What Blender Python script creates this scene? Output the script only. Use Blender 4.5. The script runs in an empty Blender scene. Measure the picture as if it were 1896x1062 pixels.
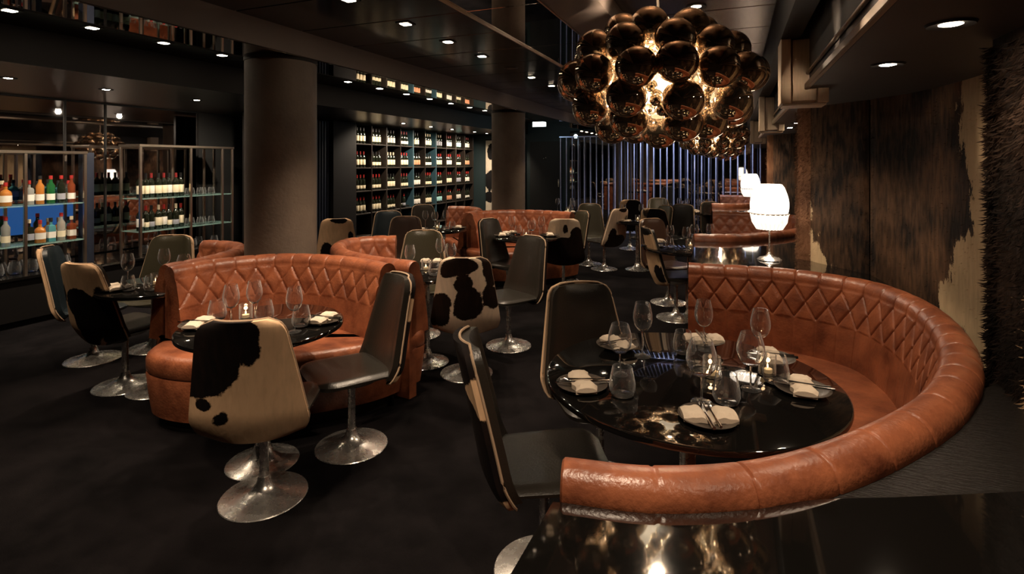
import bpy, bmesh, math, random
import numpy as np
from mathutils import Vector, Matrix
random.seed(7)
S = bpy.context.scene
COL = S.collection
PSI = math.atan(.412); CP, SP = math.cos(PSI), math.sin(PSI); EYE = 1.6
PI = math.pi

# ---------------------------------------------------------------- camera, world, exposure, lights
cam = bpy.data.cameras.new('camera'); camo = bpy.data.objects.new('camera', cam); COL.objects.link(camo)
camo.location = (0, 0, EYE); camo.rotation_euler = (PI/2, 0, PSI)
cam.sensor_width = 36; cam.lens = 1000/1896*36; cam.shift_y = -(531-302)/1896
cam.clip_start = .05; S.camera = camo
W = bpy.data.worlds.new('world'); S.world = W; W.use_nodes = True
W.node_tree.nodes['Background'].inputs[0].default_value = (1, .8, .6, 1)
W.node_tree.nodes['Background'].inputs[1].default_value = .004
S.view_settings.view_transform = 'Standard'; S.view_settings.look = 'None'
S.view_settings.gamma = 1; S.view_settings.exposure = 0.0; S.view_settings.use_curve_mapping = False
try:
    S.cycles.caustics_reflective = False; S.cycles.caustics_refractive = False
    S.cycles.max_bounces = 10; S.cycles.transmission_bounces = 10; S.cycles.sample_clamp_indirect = 4.0
    S.cycles.use_denoising = True
except Exception:
    pass
WARM = (1, .77, .55)
NEUT = (1, .83, .64)
LP = 2.3

def spot(loc, power, angle=100, blend=.8, col=WARM, aim=None, r=.03):
    l = bpy.data.lights.new('spot_lamp', 'SPOT'); l.energy = power*LP; l.spot_size = math.radians(angle)
    l.spot_blend = blend; l.color = col; l.shadow_soft_size = r
    o = bpy.data.objects.new('spot_lamp', l); COL.objects.link(o); o.location = loc
    if aim is not None:
        o.rotation_euler = (Vector(aim)-Vector(loc)).to_track_quat('-Z', 'Y').to_euler()
    return o
def point(loc, power, r=.05, col=WARM):
    l = bpy.data.lights.new('bulb_lamp', 'POINT'); l.energy = power; l.color = col; l.shadow_soft_size = r
    o = bpy.data.objects.new('bulb_lamp', l); COL.objects.link(o); o.location = loc
    return o

CEIL = 2.62
YL = [.45, 1.05, 1.7, 2.35, 2.95, 3.6, 4.25, 4.9, 5.55, 6.2, 6.85, 7.5]
DOWN_A = [(-2.22, y) for y in (.5, 1.1, 1.7, 2.2, 2.72, 3.35, 3.98, 4.64, 6.0, 6.75, 8.2, 9.8, 11.3)]      # square lights, middle ceiling; nearest ones unseen, added to light the front
DOWN_B = [(-4.46, y) for y in (1.5, 2.05, 2.55, 3.1, 3.66, 4.45, 5.45, 6.1, 6.75, 7.4, 8.1, 8.8, 9.45)]      # square lights, left ceiling
for i, (x, y) in enumerate(DOWN_A): spot((x, y, CEIL-.05), 38 if y < 1.5 else (26 if y < 3 else 33), 96, .7)
for i, (x, y) in enumerate(DOWN_B): spot((x, y, 2.56), 18, 90, .7)
DOWN_C = [(-.23, 1.0), (-.23, 3.7), (-.23, 6.2), (-.23, 8.6), (-.23, 10.6)]                                   # round lights over the booths; nearest unseen, added to light the near arm
for x, y in DOWN_C: spot((x, y, CEIL-.05), 44 if y < 3 else 30, 110, .7)
DOWN_D = [(.6, .9), (.6, 2.0), (.6, 2.72), (.6, 6.3), (.6, 7.1), (.6, 10.5)]                                  # round lights in the low soffit
for x, y in DOWN_D: spot((x, y, 1.985), 5.0, 120, .8)
SHELF_SPOTS = [(-5.75, 8.6), (-5.75, 9.6), (-5.75, 10.5), (-5.75, 11.6), (-5.75, 12.3)]
for x, y in SHELF_SPOTS: spot((x, y, 2.31), 48, 130, .8, NEUT, (-6.6, y, 1.0))
BAR_SPOTS = [(-5.9, 2.7), (-5.9, 3.5), (-5.9, 4.5), (-5.9, 5.3)]
for x, y in BAR_SPOTS: spot((x, y, 2.31), 34, 130, .8, NEUT, (-6.8, y, .9))

# ---------------------------------------------------------------- helpers
def at(px, py, H):                       # floor plan position of a measured point lying at height H
    z = (EYE-H)*1000/(py-302); x = (px-948)/1000*z
    return (x*CP-z*SP, x*SP+z*CP)

def tag(o, label=None, cat=None, group=None, kind=None):
    if label: o['label'] = label
    if cat: o['category'] = cat
    if group: o['group'] = group
    if kind: o['kind'] = kind
    return o
def empty(name, loc=(0, 0, 0), rz=0, label=None, cat=None, group=None, parent=None):
    o = bpy.data.objects.new(name, None); COL.objects.link(o); o.empty_display_size = .1
    o.location = loc; o.rotation_euler = (0, 0, rz); o.parent = parent
    return tag(o, label, cat, group)
def link(name, me, parent=None, loc=(0, 0, 0), rot=(0, 0, 0), sc=None):
    o = bpy.data.objects.new(name, me); COL.objects.link(o); o.parent = parent
    o.location = loc; o.rotation_euler = rot
    if sc: o.scale = sc
    return o
def copy_tree(o, parent=None):
    c = o.copy(); COL.objects.link(c); c.parent = parent
    for ch in list(o.children): copy_tree(ch, c)
    return c
def place(proto, used, loc, rz, label, group=None):
    """first call moves the prototype, later ones copy it with its parts"""
    o = proto if not used else copy_tree(proto)
    used.append(1)
    o.location = loc; o.rotation_euler = (0, 0, rz); o['label'] = label
    if group: o['group'] = group
    return o

class MB:
    def __init__(s): s.v = []; s.f = []; s.n = 0
    def add(s, V, F):
        b = s.n; s.v.extend([tuple(p) for p in V]); s.n += len(V)
        s.f.extend([tuple(i+b for i in f) for f in F]); return s
    def box(s, x0, x1, y0, y1, z0, z1, bev=0, rz=0, c=None):
        bm = bmesh.new(); bmesh.ops.create_cube(bm, size=1)
        for v in bm.verts: v.co = Vector((x0+(v.co.x+.5)*(x1-x0), y0+(v.co.y+.5)*(y1-y0), z0+(v.co.z+.5)*(z1-z0)))
        if bev: bmesh.ops.bevel(bm, geom=list(bm.edges), offset=bev, segments=2 if bev > .006 else 1, profile=.6, affect='EDGES')
        V = [v.co.copy() for v in bm.verts]
        if rz:
            m = Matrix.Rotation(rz, 3, 'Z'); V = [m @ v for v in V]
        if c: V = [v+Vector(c) for v in V]
        bm.verts.index_update()
        s.add(V, [[v.index for v in f.verts] for f in bm.faces]); bm.free(); return s
    def lathe(s, prof, n=32, c=(0, 0, 0), sx=1, sy=1):
        V = []; F = []; m = len(prof)
        for r, z in prof:
            for k in range(n):
                a = 2*PI*k/n; V.append((c[0]+r*math.cos(a)*sx, c[1]+r*math.sin(a)*sy, c[2]+z))
        for i in range(m-1):
            for k in range(n):
                k2 = (k+1) % n; F.append((i*n+k, i*n+k2, (i+1)*n+k2, (i+1)*n+k))
        if prof[0][0] > 1e-5: F.append(tuple(range(n))[::-1])
        if prof[-1][0] > 1e-5: F.append(tuple((m-1)*n+k for k in range(n)))
        return s.add(V, F)
    def tube(s, pts, r, n=8, closed=False):
        pts = [Vector(p) for p in pts]; V = []; F = []; N = len(pts)
        for i, p in enumerate(pts):
            a = pts[(i-1) % N] if closed or i > 0 else p; b = pts[(i+1) % N] if closed or i < N-1 else p
            t = (b-a).normalized(); u = t.orthogonal() if abs(t.z) > .95 else t.cross(Vector((0, 0, 1)))
            u.normalize(); w = t.cross(u)
            rr = r[i] if isinstance(r, (list, tuple)) else r
            for k in range(n):
                q = 2*PI*k/n; V.append(p+u*math.cos(q)*rr+w*math.sin(q)*rr)
        for i in range(N if closed else N-1):
            for k in range(n):
                k2 = (k+1) % n; j = (i+1) % N
                F.append((i*n+k, i*n+k2, j*n+k2, j*n+k))
        if not closed: F.append(tuple(range(n))[::-1]); F.append(tuple((N-1)*n+k for k in range(n)))
        return s.add(V, F)
    def prism(s, poly, z0, z1):
        n = len(poly); V = [(x, y, z0) for x, y in poly]+[(x, y, z1) for x, y in poly]
        F = [tuple(range(n))[::-1], tuple(range(n, 2*n))]+[(i, (i+1) % n, n+(i+1) % n, n+i) for i in range(n)]
        return s.add(V, F)
    def mesh(s, name, m, smooth=True):
        me = bpy.data.meshes.new(name); me.from_pydata(s.v, [], s.f)
        bm = bmesh.new(); bm.from_mesh(me); bmesh.ops.recalc_face_normals(bm, faces=bm.faces)
        bm.to_mesh(me); bm.free()
        me.materials.append(m)
        if smooth:
            me.polygons.foreach_set('use_smooth', [True]*len(me.polygons))
            try: me.set_sharp_from_angle(angle=math.radians(38))
            except Exception: pass
        return me
    def build(s, name, m, parent=None, smooth=True, loc=(0, 0, 0), rot=(0, 0, 0)):
        return link(name, s.mesh(name, m, smooth), parent, loc, rot)

def bx(name, m, x0, x1, y0, y1, z0, z1, parent=None, bev=0, **kw):
    return MB().box(x0, x1, y0, y1, z0, z1, bev, **kw).build(name, m, parent, smooth=bev > 0)

# ---------------------------------------------------------------- materials
def mat(name, col=(.5, .5, .5), rough=.5, metal=0, spec=.5, trans=0, ior=1.5, emit=None, es=0, coat=0, sheen=0, tint2=None, nscale=8, nstretch=(1, 1, 1), bump=0, bscale=60, rvar=0, alpha=1, bstretch=(1, 1, 1), aniso=0):
    m = bpy.data.materials.new(name); m.use_nodes = True; nt = m.node_tree; N = nt.nodes; L = nt.links
    b = N['Principled BSDF']
    b.inputs['Base Color'].default_value = (*col, 1); b.inputs['Roughness'].default_value = rough
    b.inputs['Metallic'].default_value = metal; b.inputs['Specular IOR Level'].default_value = spec
    b.inputs['Transmission Weight'].default_value = trans; b.inputs['IOR'].default_value = ior
    b.inputs['Coat Weight'].default_value = coat; b.inputs['Coat Roughness'].default_value = .08
    b.inputs['Sheen Weight'].default_value = sheen; b.inputs['Alpha'].default_value = alpha
    b.inputs['Anisotropic'].default_value = aniso
    if emit: b.inputs['Emission Color'].default_value = (*emit, 1); b.inputs['Emission Strength'].default_value = es
    tc = N.new('ShaderNodeTexCoord')
    if tint2 or rvar:
        mp = N.new('ShaderNodeMapping'); mp.inputs['Scale'].default_value = nstretch; L.new(tc.outputs['Object'], mp.inputs[0])
        n = N.new('ShaderNodeTexNoise'); n.inputs['Scale'].default_value = nscale; n.inputs['Detail'].default_value = 6; n.inputs['Roughness'].default_value = .62
        L.new(mp.outputs[0], n.inputs['Vector'])
        r = N.new('ShaderNodeMapRange'); r.inputs[1].default_value = .35; r.inputs[2].default_value = .68
        L.new(n.outputs['Fac'], r.inputs[0])
        if tint2:
            mx = N.new('ShaderNodeMix'); mx.data_type = 'RGBA'
            mx.inputs[6].default_value = (*col, 1); mx.inputs[7].default_value = (*tint2, 1)
            L.new(r.outputs[0], mx.inputs[0]); L.new(mx.outputs[2], b.inputs['Base Color'])
        if rvar:
            r2 = N.new('ShaderNodeMapRange'); r2.inputs[3].default_value = rough-rvar; r2.inputs[4].default_value = rough+rvar
            L.new(n.outputs['Fac'], r2.inputs[0]); L.new(r2.outputs[0], b.inputs['Roughness'])
    if bump:
        mp2 = N.new('ShaderNodeMapping'); mp2.inputs['Scale'].default_value = bstretch; L.new(tc.outputs['Object'], mp2.inputs[0])
        n2 = N.new('ShaderNodeTexNoise'); n2.inputs['Scale'].default_value = bscale; n2.inputs['Detail'].default_value = 4
        L.new(mp2.outputs[0], n2.inputs['Vector'])
        bp = N.new('ShaderNodeBump'); bp.inputs['Strength'].default_value = bump; bp.inputs['Distance'].default_value = .01
        L.new(n2.outputs['Fac'], bp.inputs['Height']); L.new(bp.outputs[0], b.inputs['Normal'])
    return m

M = {}
M['leather'] = mat('tan_leather', (.385, .125, .056), .34, tint2=(.15, .042, .020), nscale=7, bump=.22, bscale=70, rvar=.1)
M['black_leather'] = mat('black_leather', (.022, .019, .015), .3, bump=.12, bscale=120, rvar=.06)
M['olive_leather'] = mat('olive_leather', (.045, .04, .024), .32, bump=.12, bscale=120)
M['blue_leather'] = mat('blue_leather', (.010, .018, .024), .34, bump=.12, bscale=120)
M['brown_leather'] = mat('brown_leather', (.05, .026, .017), .3, bump=.12, bscale=120)
M['cream_edge'] = mat('cream_hide_edge', (.46, .32, .21), .75)
M['chrome'] = mat('chrome', (.9, .87, .83), .27, .92, rvar=.06, nscale=25, bump=.04, bscale=30)
M['brass_steel'] = mat('bronze_steel', (.62, .52, .42), .28, 1)
M['gloss_black'] = mat('gloss_black', (.006, .0055, .005), .035, spec=.5, ior=2.1, coat=.3)
M['matte_black'] = mat('matte_black', (.008, .0065, .006), .6, spec=.25)
M['black_wood'] = mat('black_stained_wood', (.006, .0045, .0035), .34, spec=.3, bump=.5, bscale=26, bstretch=(1, 9, 1))
M['carpet'] = mat('dark_carpet', (.0016, .0013, .0017), .95, spec=.08, tint2=(.011, .009, .0098), nscale=1.9, bump=.6, bscale=260)
M['column'] = mat('column_plaster', (.155, .118, .09), .62, tint2=(.105, .08, .062), nscale=3, bump=.25, bscale=40)
M['beam'] = mat('beam_plaster', (.16, .125, .105), .6, bump=.1, bscale=40)
M['gloss_ceiling'] = mat('gloss_black_ceiling', (.014, .010, .009), .16, spec=.7, bump=.03, bscale=5, bstretch=(8, 1, 1))
M['bronze_ceiling'] = mat('brushed_bronze_ceiling', (.15, .10, .07), .26, .9, tint2=(.10, .068, .05), nscale=14, nstretch=(1, 14, 1), bump=.05, bscale=30, bstretch=(10, 1, 1))
M['mirror'] = mat('mirror', (.62, .58, .55), .015, 1)
M['dark_mirror'] = mat('smoked_mirror', (.58, .56, .56), .02, 1)
M['wall'] = mat('dark_wall', (.012, .012, .012), .7)
M['teal_wall'] = mat('dark_teal_wall', (.010, .022, .024), .6)
M['soffit'] = mat('soffit_gloss', (.022, .017, .014), .28, bump=.05, bscale=7, bstretch=(1, 6, 1))
M['fascia'] = mat('fascia_dark', (.010, .009, .009), .7, spec=.15)
M['low_soffit'] = mat('low_soffit', (.028, .022, .018), .5)
M['slat_blue'] = mat('slat_blue_black', (.016, .020, .034), .4)
M['rail'] = mat('blue_grey_steel', (.45, .5, .75), .35, .5)
M['air_box'] = mat('beige_wood', (.62, .48, .35), .5, tint2=(.52, .40, .28), nscale=20, nstretch=(6, 6, .5))
M['glass'] = mat('clear_glass', (1, 1, 1), .0, trans=1, ior=1.52, sheen=.42)  # sheen brightens the rims, standing in for lamp glints
M['shelf_glass'] = mat('shelf_glass', (.45, .75, .68), .05, spec=.8, alpha=.3)
M['linen'] = mat('cream_linen', (.72, .60, .47), .8, bump=.2, bscale=300)
M['plate'] = mat('stone_plate', (.075, .06, .048), .35, bump=.1, bscale=80)
M['steel'] = mat('cutlery_steel', (.75, .7, .65), .12, 1)
M['bead'] = mat('smoked_gold_glass_bead', (.62, .49, .36), .05, .82, spec=.8)
M['bulb'] = mat('glowing_bulb', (1, .9, .7), .5, emit=(1, .82, .58), es=30)
M['crystal'] = mat('inner_crystal', (1, .9, .75), .05, trans=1, ior=1.5)
M['core'] = mat('frosted_core_globe', (1, .9, .75), .4, emit=(1, .82, .58), es=1.6)
M['gold_bead'] = mat('small_gold_bead', (1, .88, .70), .08, 1)
M['cord'] = mat('pale_cord', (.4, .34, .27), .6)
M['downlight'] = mat('lit_downlight', (1, 1, 1), .5, emit=(1, .80, .58), es=110)
M['lamp_shade'] = mat('white_lamp_shade', (.9, .85, .78), .6, emit=(1, .87, .72), es=2.2)
M['lamp_shade_low'] = mat('white_lamp_fringe', (.9, .85, .78), .6, emit=(1, .84, .68), es=1.25)
M['exit'] = mat('lit_sign', (1, 1, 1), .5, emit=(.85, 1, .96), es=3)
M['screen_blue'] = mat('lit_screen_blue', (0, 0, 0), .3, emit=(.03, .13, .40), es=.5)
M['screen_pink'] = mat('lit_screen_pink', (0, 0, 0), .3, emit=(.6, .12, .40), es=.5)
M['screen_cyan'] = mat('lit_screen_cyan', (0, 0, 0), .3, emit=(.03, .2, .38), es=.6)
M['flame'] = mat('tealight_flame', (1, .8, .4), .5, emit=(1, .68, .35), es=60)
M['wax'] = mat('white_wax', (.85, .75, .6), .6, emit=(1, .6, .25), es=.25)
M['wine_glass_dark'] = mat('dark_bottle_glass', (.010, .012, .007), .08, spec=.7)
M['green_glass'] = mat('green_bottle_glass', (.02, .14, .04), .06, spec=.7, trans=.4)
M['amber_glass'] = mat('amber_liquor', (.55, .20, .04), .06, spec=.7, trans=.35)
M['red_glass'] = mat('red_liquor', (.22, .05, .02), .06, spec=.7, trans=.3)
M['clear_bottle'] = mat('pale_bottle_glass', (.55, .55, .5), .06, spec=.7, trans=.6)
M['blue_glass'] = mat('aqua_bottle_glass', (.10, .35, .38), .06, spec=.7, trans=.4)
M['label_cream'] = mat('label_cream', (.78, .68, .48), .6)
M['label_white'] = mat('label_white', (.75, .70, .62), .6)
M['label_orange'] = mat('label_orange', (.62, .26, .14), .6)
M['label_grey'] = mat('label_grey', (.30, .30, .34), .6)
M['label_aqua'] = mat('label_aqua', (.35, .62, .62), .6)
M['cap_red'] = mat('capsule_red', (.33, .025, .022), .35)
M['cap_black'] = mat('capsule_black', (.015, .015, .015), .35)
M['cap_dark_red'] = mat('capsule_dark_red', (.2, .02, .02), .35)
M['cap_cream'] = mat('capsule_cream', (.65, .55, .38), .35)
M['shelf_wood'] = mat('shelf_dark_wood', (.022, .016, .012), .45)
M['shelf_blue'] = mat('shelf_blue_edge', (.03, .07, .09), .4)  # blue-green glow on some uprights, painted into their colour

def hide_mat(name, cream, dark, dark2, edge=.10, nsc=14, zst=.45, bump=.5):
    m = bpy.data.materials.new(name); m.use_nodes = True; nt = m.node_tree; N = nt.nodes; L = nt.links
    b = N['Principled BSDF']; b.inputs['Roughness'].default_value = .72; b.inputs['Specular IOR Level'].default_value = .15
    at_ = N.new('ShaderNodeAttribute'); at_.attribute_name = 'patch'
    tc = N.new('ShaderNodeTexCoord')
    mp = N.new('ShaderNodeMapping'); mp.inputs['Scale'].default_value = (1, 1, zst); L.new(tc.outputs['Object'], mp.inputs[0])
    n = N.new('ShaderNodeTexNoise'); n.inputs['Scale'].default_value = nsc; n.inputs['Detail'].default_value = 7; n.inputs['Roughness'].default_value = .68
    L.new(mp.outputs[0], n.inputs['Vector'])
    s = N.new('ShaderNodeMath'); s.operation = 'SUBTRACT'; L.new(n.outputs['Fac'], s.inputs[0]); s.inputs[1].default_value = .5
    k = N.new('ShaderNodeMath'); k.operation = 'MULTIPLY_ADD'; L.new(s.outputs[0], k.inputs[0]); k.inputs[1].default_value = edge*2; L.new(at_.outputs['Fac'], k.inputs[2])
    r = N.new('ShaderNodeMapRange'); r.inputs[1].default_value = -.004; r.inputs[2].default_value = .004; L.new(k.outputs[0], r.inputs[0])
    mp3 = N.new('ShaderNodeMapping'); mp3.inputs['Scale'].default_value = (1, 1, .2); L.new(tc.outputs['Object'], mp3.inputs[0])
    n3 = N.new('ShaderNodeTexNoise'); n3.inputs['Scale'].default_value = 38; n3.inputs['Detail'].default_value = 5; L.new(mp3.outputs[0], n3.inputs['Vector'])
    n4 = N.new('ShaderNodeTexNoise'); n4.inputs['Scale'].default_value = 2.6; n4.inputs['Detail'].default_value = 4; L.new(tc.outputs['Object'], n4.inputs['Vector'])
    ad = N.new('ShaderNodeMath'); ad.operation = 'MULTIPLY_ADD'; L.new(n4.outputs['Fac'], ad.inputs[0]); ad.inputs[1].default_value = 1.6; L.new(n3.outputs['Fac'], ad.inputs[2])
    r3 = N.new('ShaderNodeMapRange'); r3.inputs[1].default_value = 1.15; r3.inputs[2].default_value = 1.75; L.new(ad.outputs[0], r3.inputs[0])
    dk = N.new('ShaderNodeMix'); dk.data_type = 'RGBA'; dk.inputs[6].default_value = (*dark, 1); dk.inputs[7].default_value = (*dark2, 1); L.new(r3.outputs[0], dk.inputs[0])
    cr = N.new('ShaderNodeMix'); cr.data_type = 'RGBA'; cr.inputs[6].default_value = (*cream, 1); cr.inputs[7].default_value = (*[c*.72 for c in cream], 1); L.new(r3.outputs[0], cr.inputs[0])
    mx = N.new('ShaderNodeMix'); mx.data_type = 'RGBA'; L.new(r.outputs[0], mx.inputs[0]); L.new(cr.outputs[2], mx.inputs[6]); L.new(dk.outputs[2], mx.inputs[7])
    L.new(mx.outputs[2], b.inputs['Base Color'])
    bp = N.new('ShaderNodeBump'); bp.inputs['Strength'].default_value = bump; bp.inputs['Distance'].default_value = .006
    L.new(n3.outputs['Fac'], bp.inputs['Height']); L.new(bp.outputs[0], b.inputs['Normal'])
    return m
M['cow'] = hide_mat('cow_hide', (.76, .50, .30), (.006, .004, .004), (.016, .008, .006), .035, 16, 1, .25)
M['cow_brown'] = hide_mat('brown_cow_hide', (.84, .66, .49), (.012, .006, .004), (.030, .013, .008), .035, 16, 1, .25)
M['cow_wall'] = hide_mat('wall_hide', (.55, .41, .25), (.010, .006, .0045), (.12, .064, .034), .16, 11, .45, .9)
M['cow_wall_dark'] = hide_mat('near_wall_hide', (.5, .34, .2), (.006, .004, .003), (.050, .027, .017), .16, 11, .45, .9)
M['cow_wall_black'] = hide_mat('wall_hide_black_white', (.62, .52, .40), (.006, .005, .005), (.010, .008, .008), .10, 7, 1, .3)

def set_patch(me, vals):
    a = me.attributes.new('patch', 'FLOAT', 'POINT'); a.data.foreach_set('value', vals)
def blobs(s, v, L, aspect=1.0):
    best = -1
    for (s0, v0, a, b) in L:
        d = (1-math.sqrt(((s-s0)/a)**2+((v-v0)/b)**2))*min(a*aspect, b)
        best = max(best, d)
    return max(-.3, min(.3, best))

# ---------------------------------------------------------------- room shell
def struct(o): o['kind'] = 'structure'; return o
XL, XR, YB, YF = -7.3, 1.35, -1.6, 13.05
struct(bx('floor', M['carpet'], XL-.2, XR+.2, YB-.2, YF+.2, -.1, 0))
struct(bx('wall_left', M['wall'], XL-.2, XL, YB, YF, 0, 2.9))
struct(bx('wall_front', M['wall'], XL-.2, XR+.2, YB-.2, YB, 0, 2.9))
wb = struct(bx('wall_back', M['teal_wall'], XL-.2, XR+.2, YF, YF+.2, 0, 2.9))
struct(bx('wall_right', M['wall'], XR, XR+.2, YB, YF, 0, 2.9))
ceil = struct(bx('ceiling', M['matte_black'], XL-.2, XR+.2, YB-.2, YF+.2, 2.68, 2.9))
# ceiling panels with recessed joints
panel_cache = {}
def ceiling_panel(m, x0, x1, y0, y1, z=CEIL):
    key = (m.name, round(x1-x0, 3), round(y1-y0, 3))
    if key not in panel_cache:
        w, d = (x1-x0)/2, (y1-y0)/2
        panel_cache[key] = MB().box(-w, w, -d, d, 0, .03, .003).mesh('ceiling_panel', m, False)
    link('ceiling_panel', panel_cache[key], ceil, ((x0+x1)/2, (y0+y1)/2, z))
y = -.55-.6
for k in range(24):
    y0 = YB+.05+k*.6; y1 = y0+.588
    ceiling_panel(M['gloss_ceiling'], -3.1, -1.69, y0, y1)
    ceiling_panel(M['bronze_ceiling'], -.70, .385, y0, y1)
for k in range(12):
    y0 = YB+.05+k*1.2
    ceiling_panel(M['mirror'], -1.68, -1.01, y0, y0+1.197)
    ceiling_panel(M['mirror'], -4.38, -3.5, y0, y0+1.197)
    ceiling_panel(M['matte_black'], -4.95, -4.384, y0, y0+1.197)
struct(bx('trim_1', M['brass_steel'], -1.69, -1.68, YB, YF, 2.605, 2.68))
struct(bx('trim_2', M['brass_steel'], -1.01, -.995, YB, YF, 2.50, 2.53))
struct(bx('ceiling_beam', M['beam'], -3.5, -3.1, YB, YF, 2.43, 2.68))
bs = struct(bx('beam_underside', M['matte_black'], -3.5, -3.1, YB, YF, 2.426, 2.43))
for k in range(12): bx('mirror_panel', M['mirror'], -3.495, -3.105, YB+.05+k*1.2, YB+.05+k*1.2+1.196, 2.422, 2.4262, parent=bs)
struct(bx('ceiling_beam', M['beam'], -1.0, -.70, YB, YF, 2.50, 2.68))
struct(bx('ceiling_soffit', M['soffit'], XL, -4.95, YB, YF, 2.35, 2.68))
struct(bx('trim_3', M['fascia'], -4.95, -4.93, YB, YF, 2.345, 2.68))
low = struct(bx('ceiling_soffit', M['low_soffit'], .39, XR, YB, YF, 2.02, 2.68))
struct(bx('trim_4', M['brass_steel'], .365, .388, YB, YF, 2.015, 2.05, bev=.004))
struct(bx('trim_5', M['brass_steel'], .372, .388, YB, YF, 2.10, 2.115, bev=.004))
struct(bx('ceiling_track', M['matte_black'], .245, .345, YB, YF, 2.31, 2.62))

# columns
def column(x, y, label):
    t = empty('round_column', (x, y, 0), 0, label, 'column', 'round columns under the beam')
    MB().lathe([(.27, 0), (.27, 2.40)], 64).build('shaft', M['column'], t)
    MB().lathe([(.285, 0), (.285, .08), (.275, .09)], 64).build('plinth', M['matte_black'], t)
    MB().lathe([(.275, 2.40), (.275, 2.43)], 64).build('capital_ring', M['matte_black'], t)
column(-3.38, 3.32, 'thick dark plastered round column rising behind the front left booth')
column(-3.38, 8.05, 'dark plastered round column farther back, behind the rear curved booth')

# downlights
def downlight(x, y, z, square, label, group):
    t = empty('ceiling_downlight', (x, y, z), 0, label, 'light', group)
    if square:
        MB().box(-.055, .055, -.055, .055, -.006, 0, .002).build('frame', M['matte_black'], t)
        MB().box(-.031, .031, -.031, .031, -.0085, -.006, .001).build('lens', M['downlight'], t)
    else:
        MB().lathe([(.035, -.004), (.06, -.008), (.065, 0), (.035, 0)], 28).build('ring', M['matte_black'], t)
        MB().lathe([(0, -.007), (.026, -.006), (.033, -.003)], 24).build('lens', M['downlight'], t)
def ordw(i): return ['first', 'second', 'third', 'fourth', 'fifth', 'sixth', 'seventh', 'eighth', 'ninth', 'tenth', 'eleventh', 'twelfth', 'thirteenth', 'fourteenth', 'fifteenth', 'sixteenth'][i]
seen = [p for p in DOWN_A if p[1] > 2.5]
for i, (x, y) in enumerate(DOWN_A):
    if y > 2.5: downlight(x, y, CEIL, True, 'lit square downlight in the glossy black middle ceiling, %s from the camera' % ordw(seen.index((x, y))), 'square downlights in the middle ceiling')
seen = [p for p in DOWN_B if p[1] > 1.2]
for i, (x, y) in enumerate(DOWN_B):
    downlight(x, y, 2.62, True, 'lit square downlight in the left ceiling strip beyond the long beam, %s from the left' % ordw(seen.index((x, y))), 'square downlights in the left ceiling')
for i, (x, y) in enumerate(DOWN_C):
    if y > 1: downlight(x, y, CEIL, False, ['', 'lit round downlight in the bronze ceiling just behind the big chandelier', 'lit round downlight in bronze ceiling before the far chandelier', 'lit round downlight in bronze ceiling past the far chandelier', 'lit round downlight at the back end of the bronze ceiling'][i], 'round downlights in the bronze ceiling')
for i, (x, y) in enumerate(DOWN_D):
    if y > 1: downlight(x, y, 2.02, False, ['', 'lit round downlight in the low soffit, nearer one by the furry wall end', 'lit round downlight in the low soffit, over the alcove hide', 'lit round downlight in low soffit beyond the first table lamp', 'lit round downlight in low soffit over the second booth', 'lit round downlight in low soffit near the back'][i], 'round downlights in the low soffit')
for i, (x, y) in enumerate(SHELF_SPOTS):
    downlight(x, y, 2.35, False, 'small lit spotlight in the soffit before the wine shelves, %s from the left' % ordw(i), 'spotlights before the wine shelves')
for i, (x, y) in enumerate(BAR_SPOTS):
    downlight(x, y, 2.35, False, 'small lit spotlight in the soffit before the bar shelves, %s from the left' % ordw(i), 'spotlights before the bar shelves')
t = empty('ceiling_vent', (-2.22, 5.35, CEIL), 0, 'small unlit greenish round vent between the ceiling downlights', 'vent')
MB().lathe([(.055, 0), (.07, -.006), (.075, 0)], 28).build('ring', M['olive_leather'], t)
MB().lathe([(0, -.008), (.05, -.006), (.055, 0)], 24).build('grille', M['olive_leather'], t)

# ---------------------------------------------------------------- booths
def crom(pts, du):
    P = [np.array(p, float) for p in pts]; P = [2*P[0]-P[1]]+P+[2*P[-1]-P[-2]]
    out = []
    for i in range(1, len(P)-2):
        for t in np.linspace(0, 1, 40, endpoint=False):
            a, b, c, d = P[i-1:i+3]
            out.append(.5*((2*b)+(-a+c)*t+(2*a-5*b+4*c-d)*t*t+(-a+3*b-3*c+d)*t**3))
    out.append(P[-2]); out = np.array(out)
    seg = np.r_[0, np.cumsum(np.linalg.norm(np.diff(out, axis=0), axis=1))]
    n = max(8, int(seg[-1]/du)); u = np.linspace(0, seg[-1], n+1)
    q = np.c_[np.interp(u, seg, out[:, 0]), np.interp(u, seg, out[:, 1])]
    return q, u
def normals(q, inside):
    t = np.gradient(q, axis=0); t /= np.linalg.norm(t, axis=1)[:, None]
    n = np.c_[-t[:, 1], t[:, 0]]
    m = len(q)//2
    if np.dot(n[m], np.array(inside)-q[m]) < 0: n = -n
    return n
def sweep(q, n, prof, disp=None, caps=True):
    """prof: (inward offset, height); closed section swept along the plan path"""
    m = len(prof); k = len(q); pr = np.array(prof, float)
    V = np.zeros((k, m, 3)); V[:, :, :2] = q[:, None, :]+n[:, None, :]*pr[None, :, 0, None]; V[:, :, 2] = pr[None, :, 1]
    if disp is not None:
        d, pn = disp            # d (k,m), pn (m,2) section normals
        V[:, :, :2] += n[:, None, :]*(pn[None, :, 0]*d)[:, :, None]; V[:, :, 2] += pn[None, :, 1]*d
    F = []
    for i in range(k-1):
        a = i*m; b = a+m
        for j in range(m):
            j2 = (j+1) % m; F.append((a+j, a+j2, b+j2, b+j))
    if caps: F.append(tuple(range(m))[::-1]); F.append(tuple((k-1)*m+j for j in range(m)))
    mb = MB(); mb.add(V.reshape(-1, 3).tolist(), F); return mb
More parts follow.
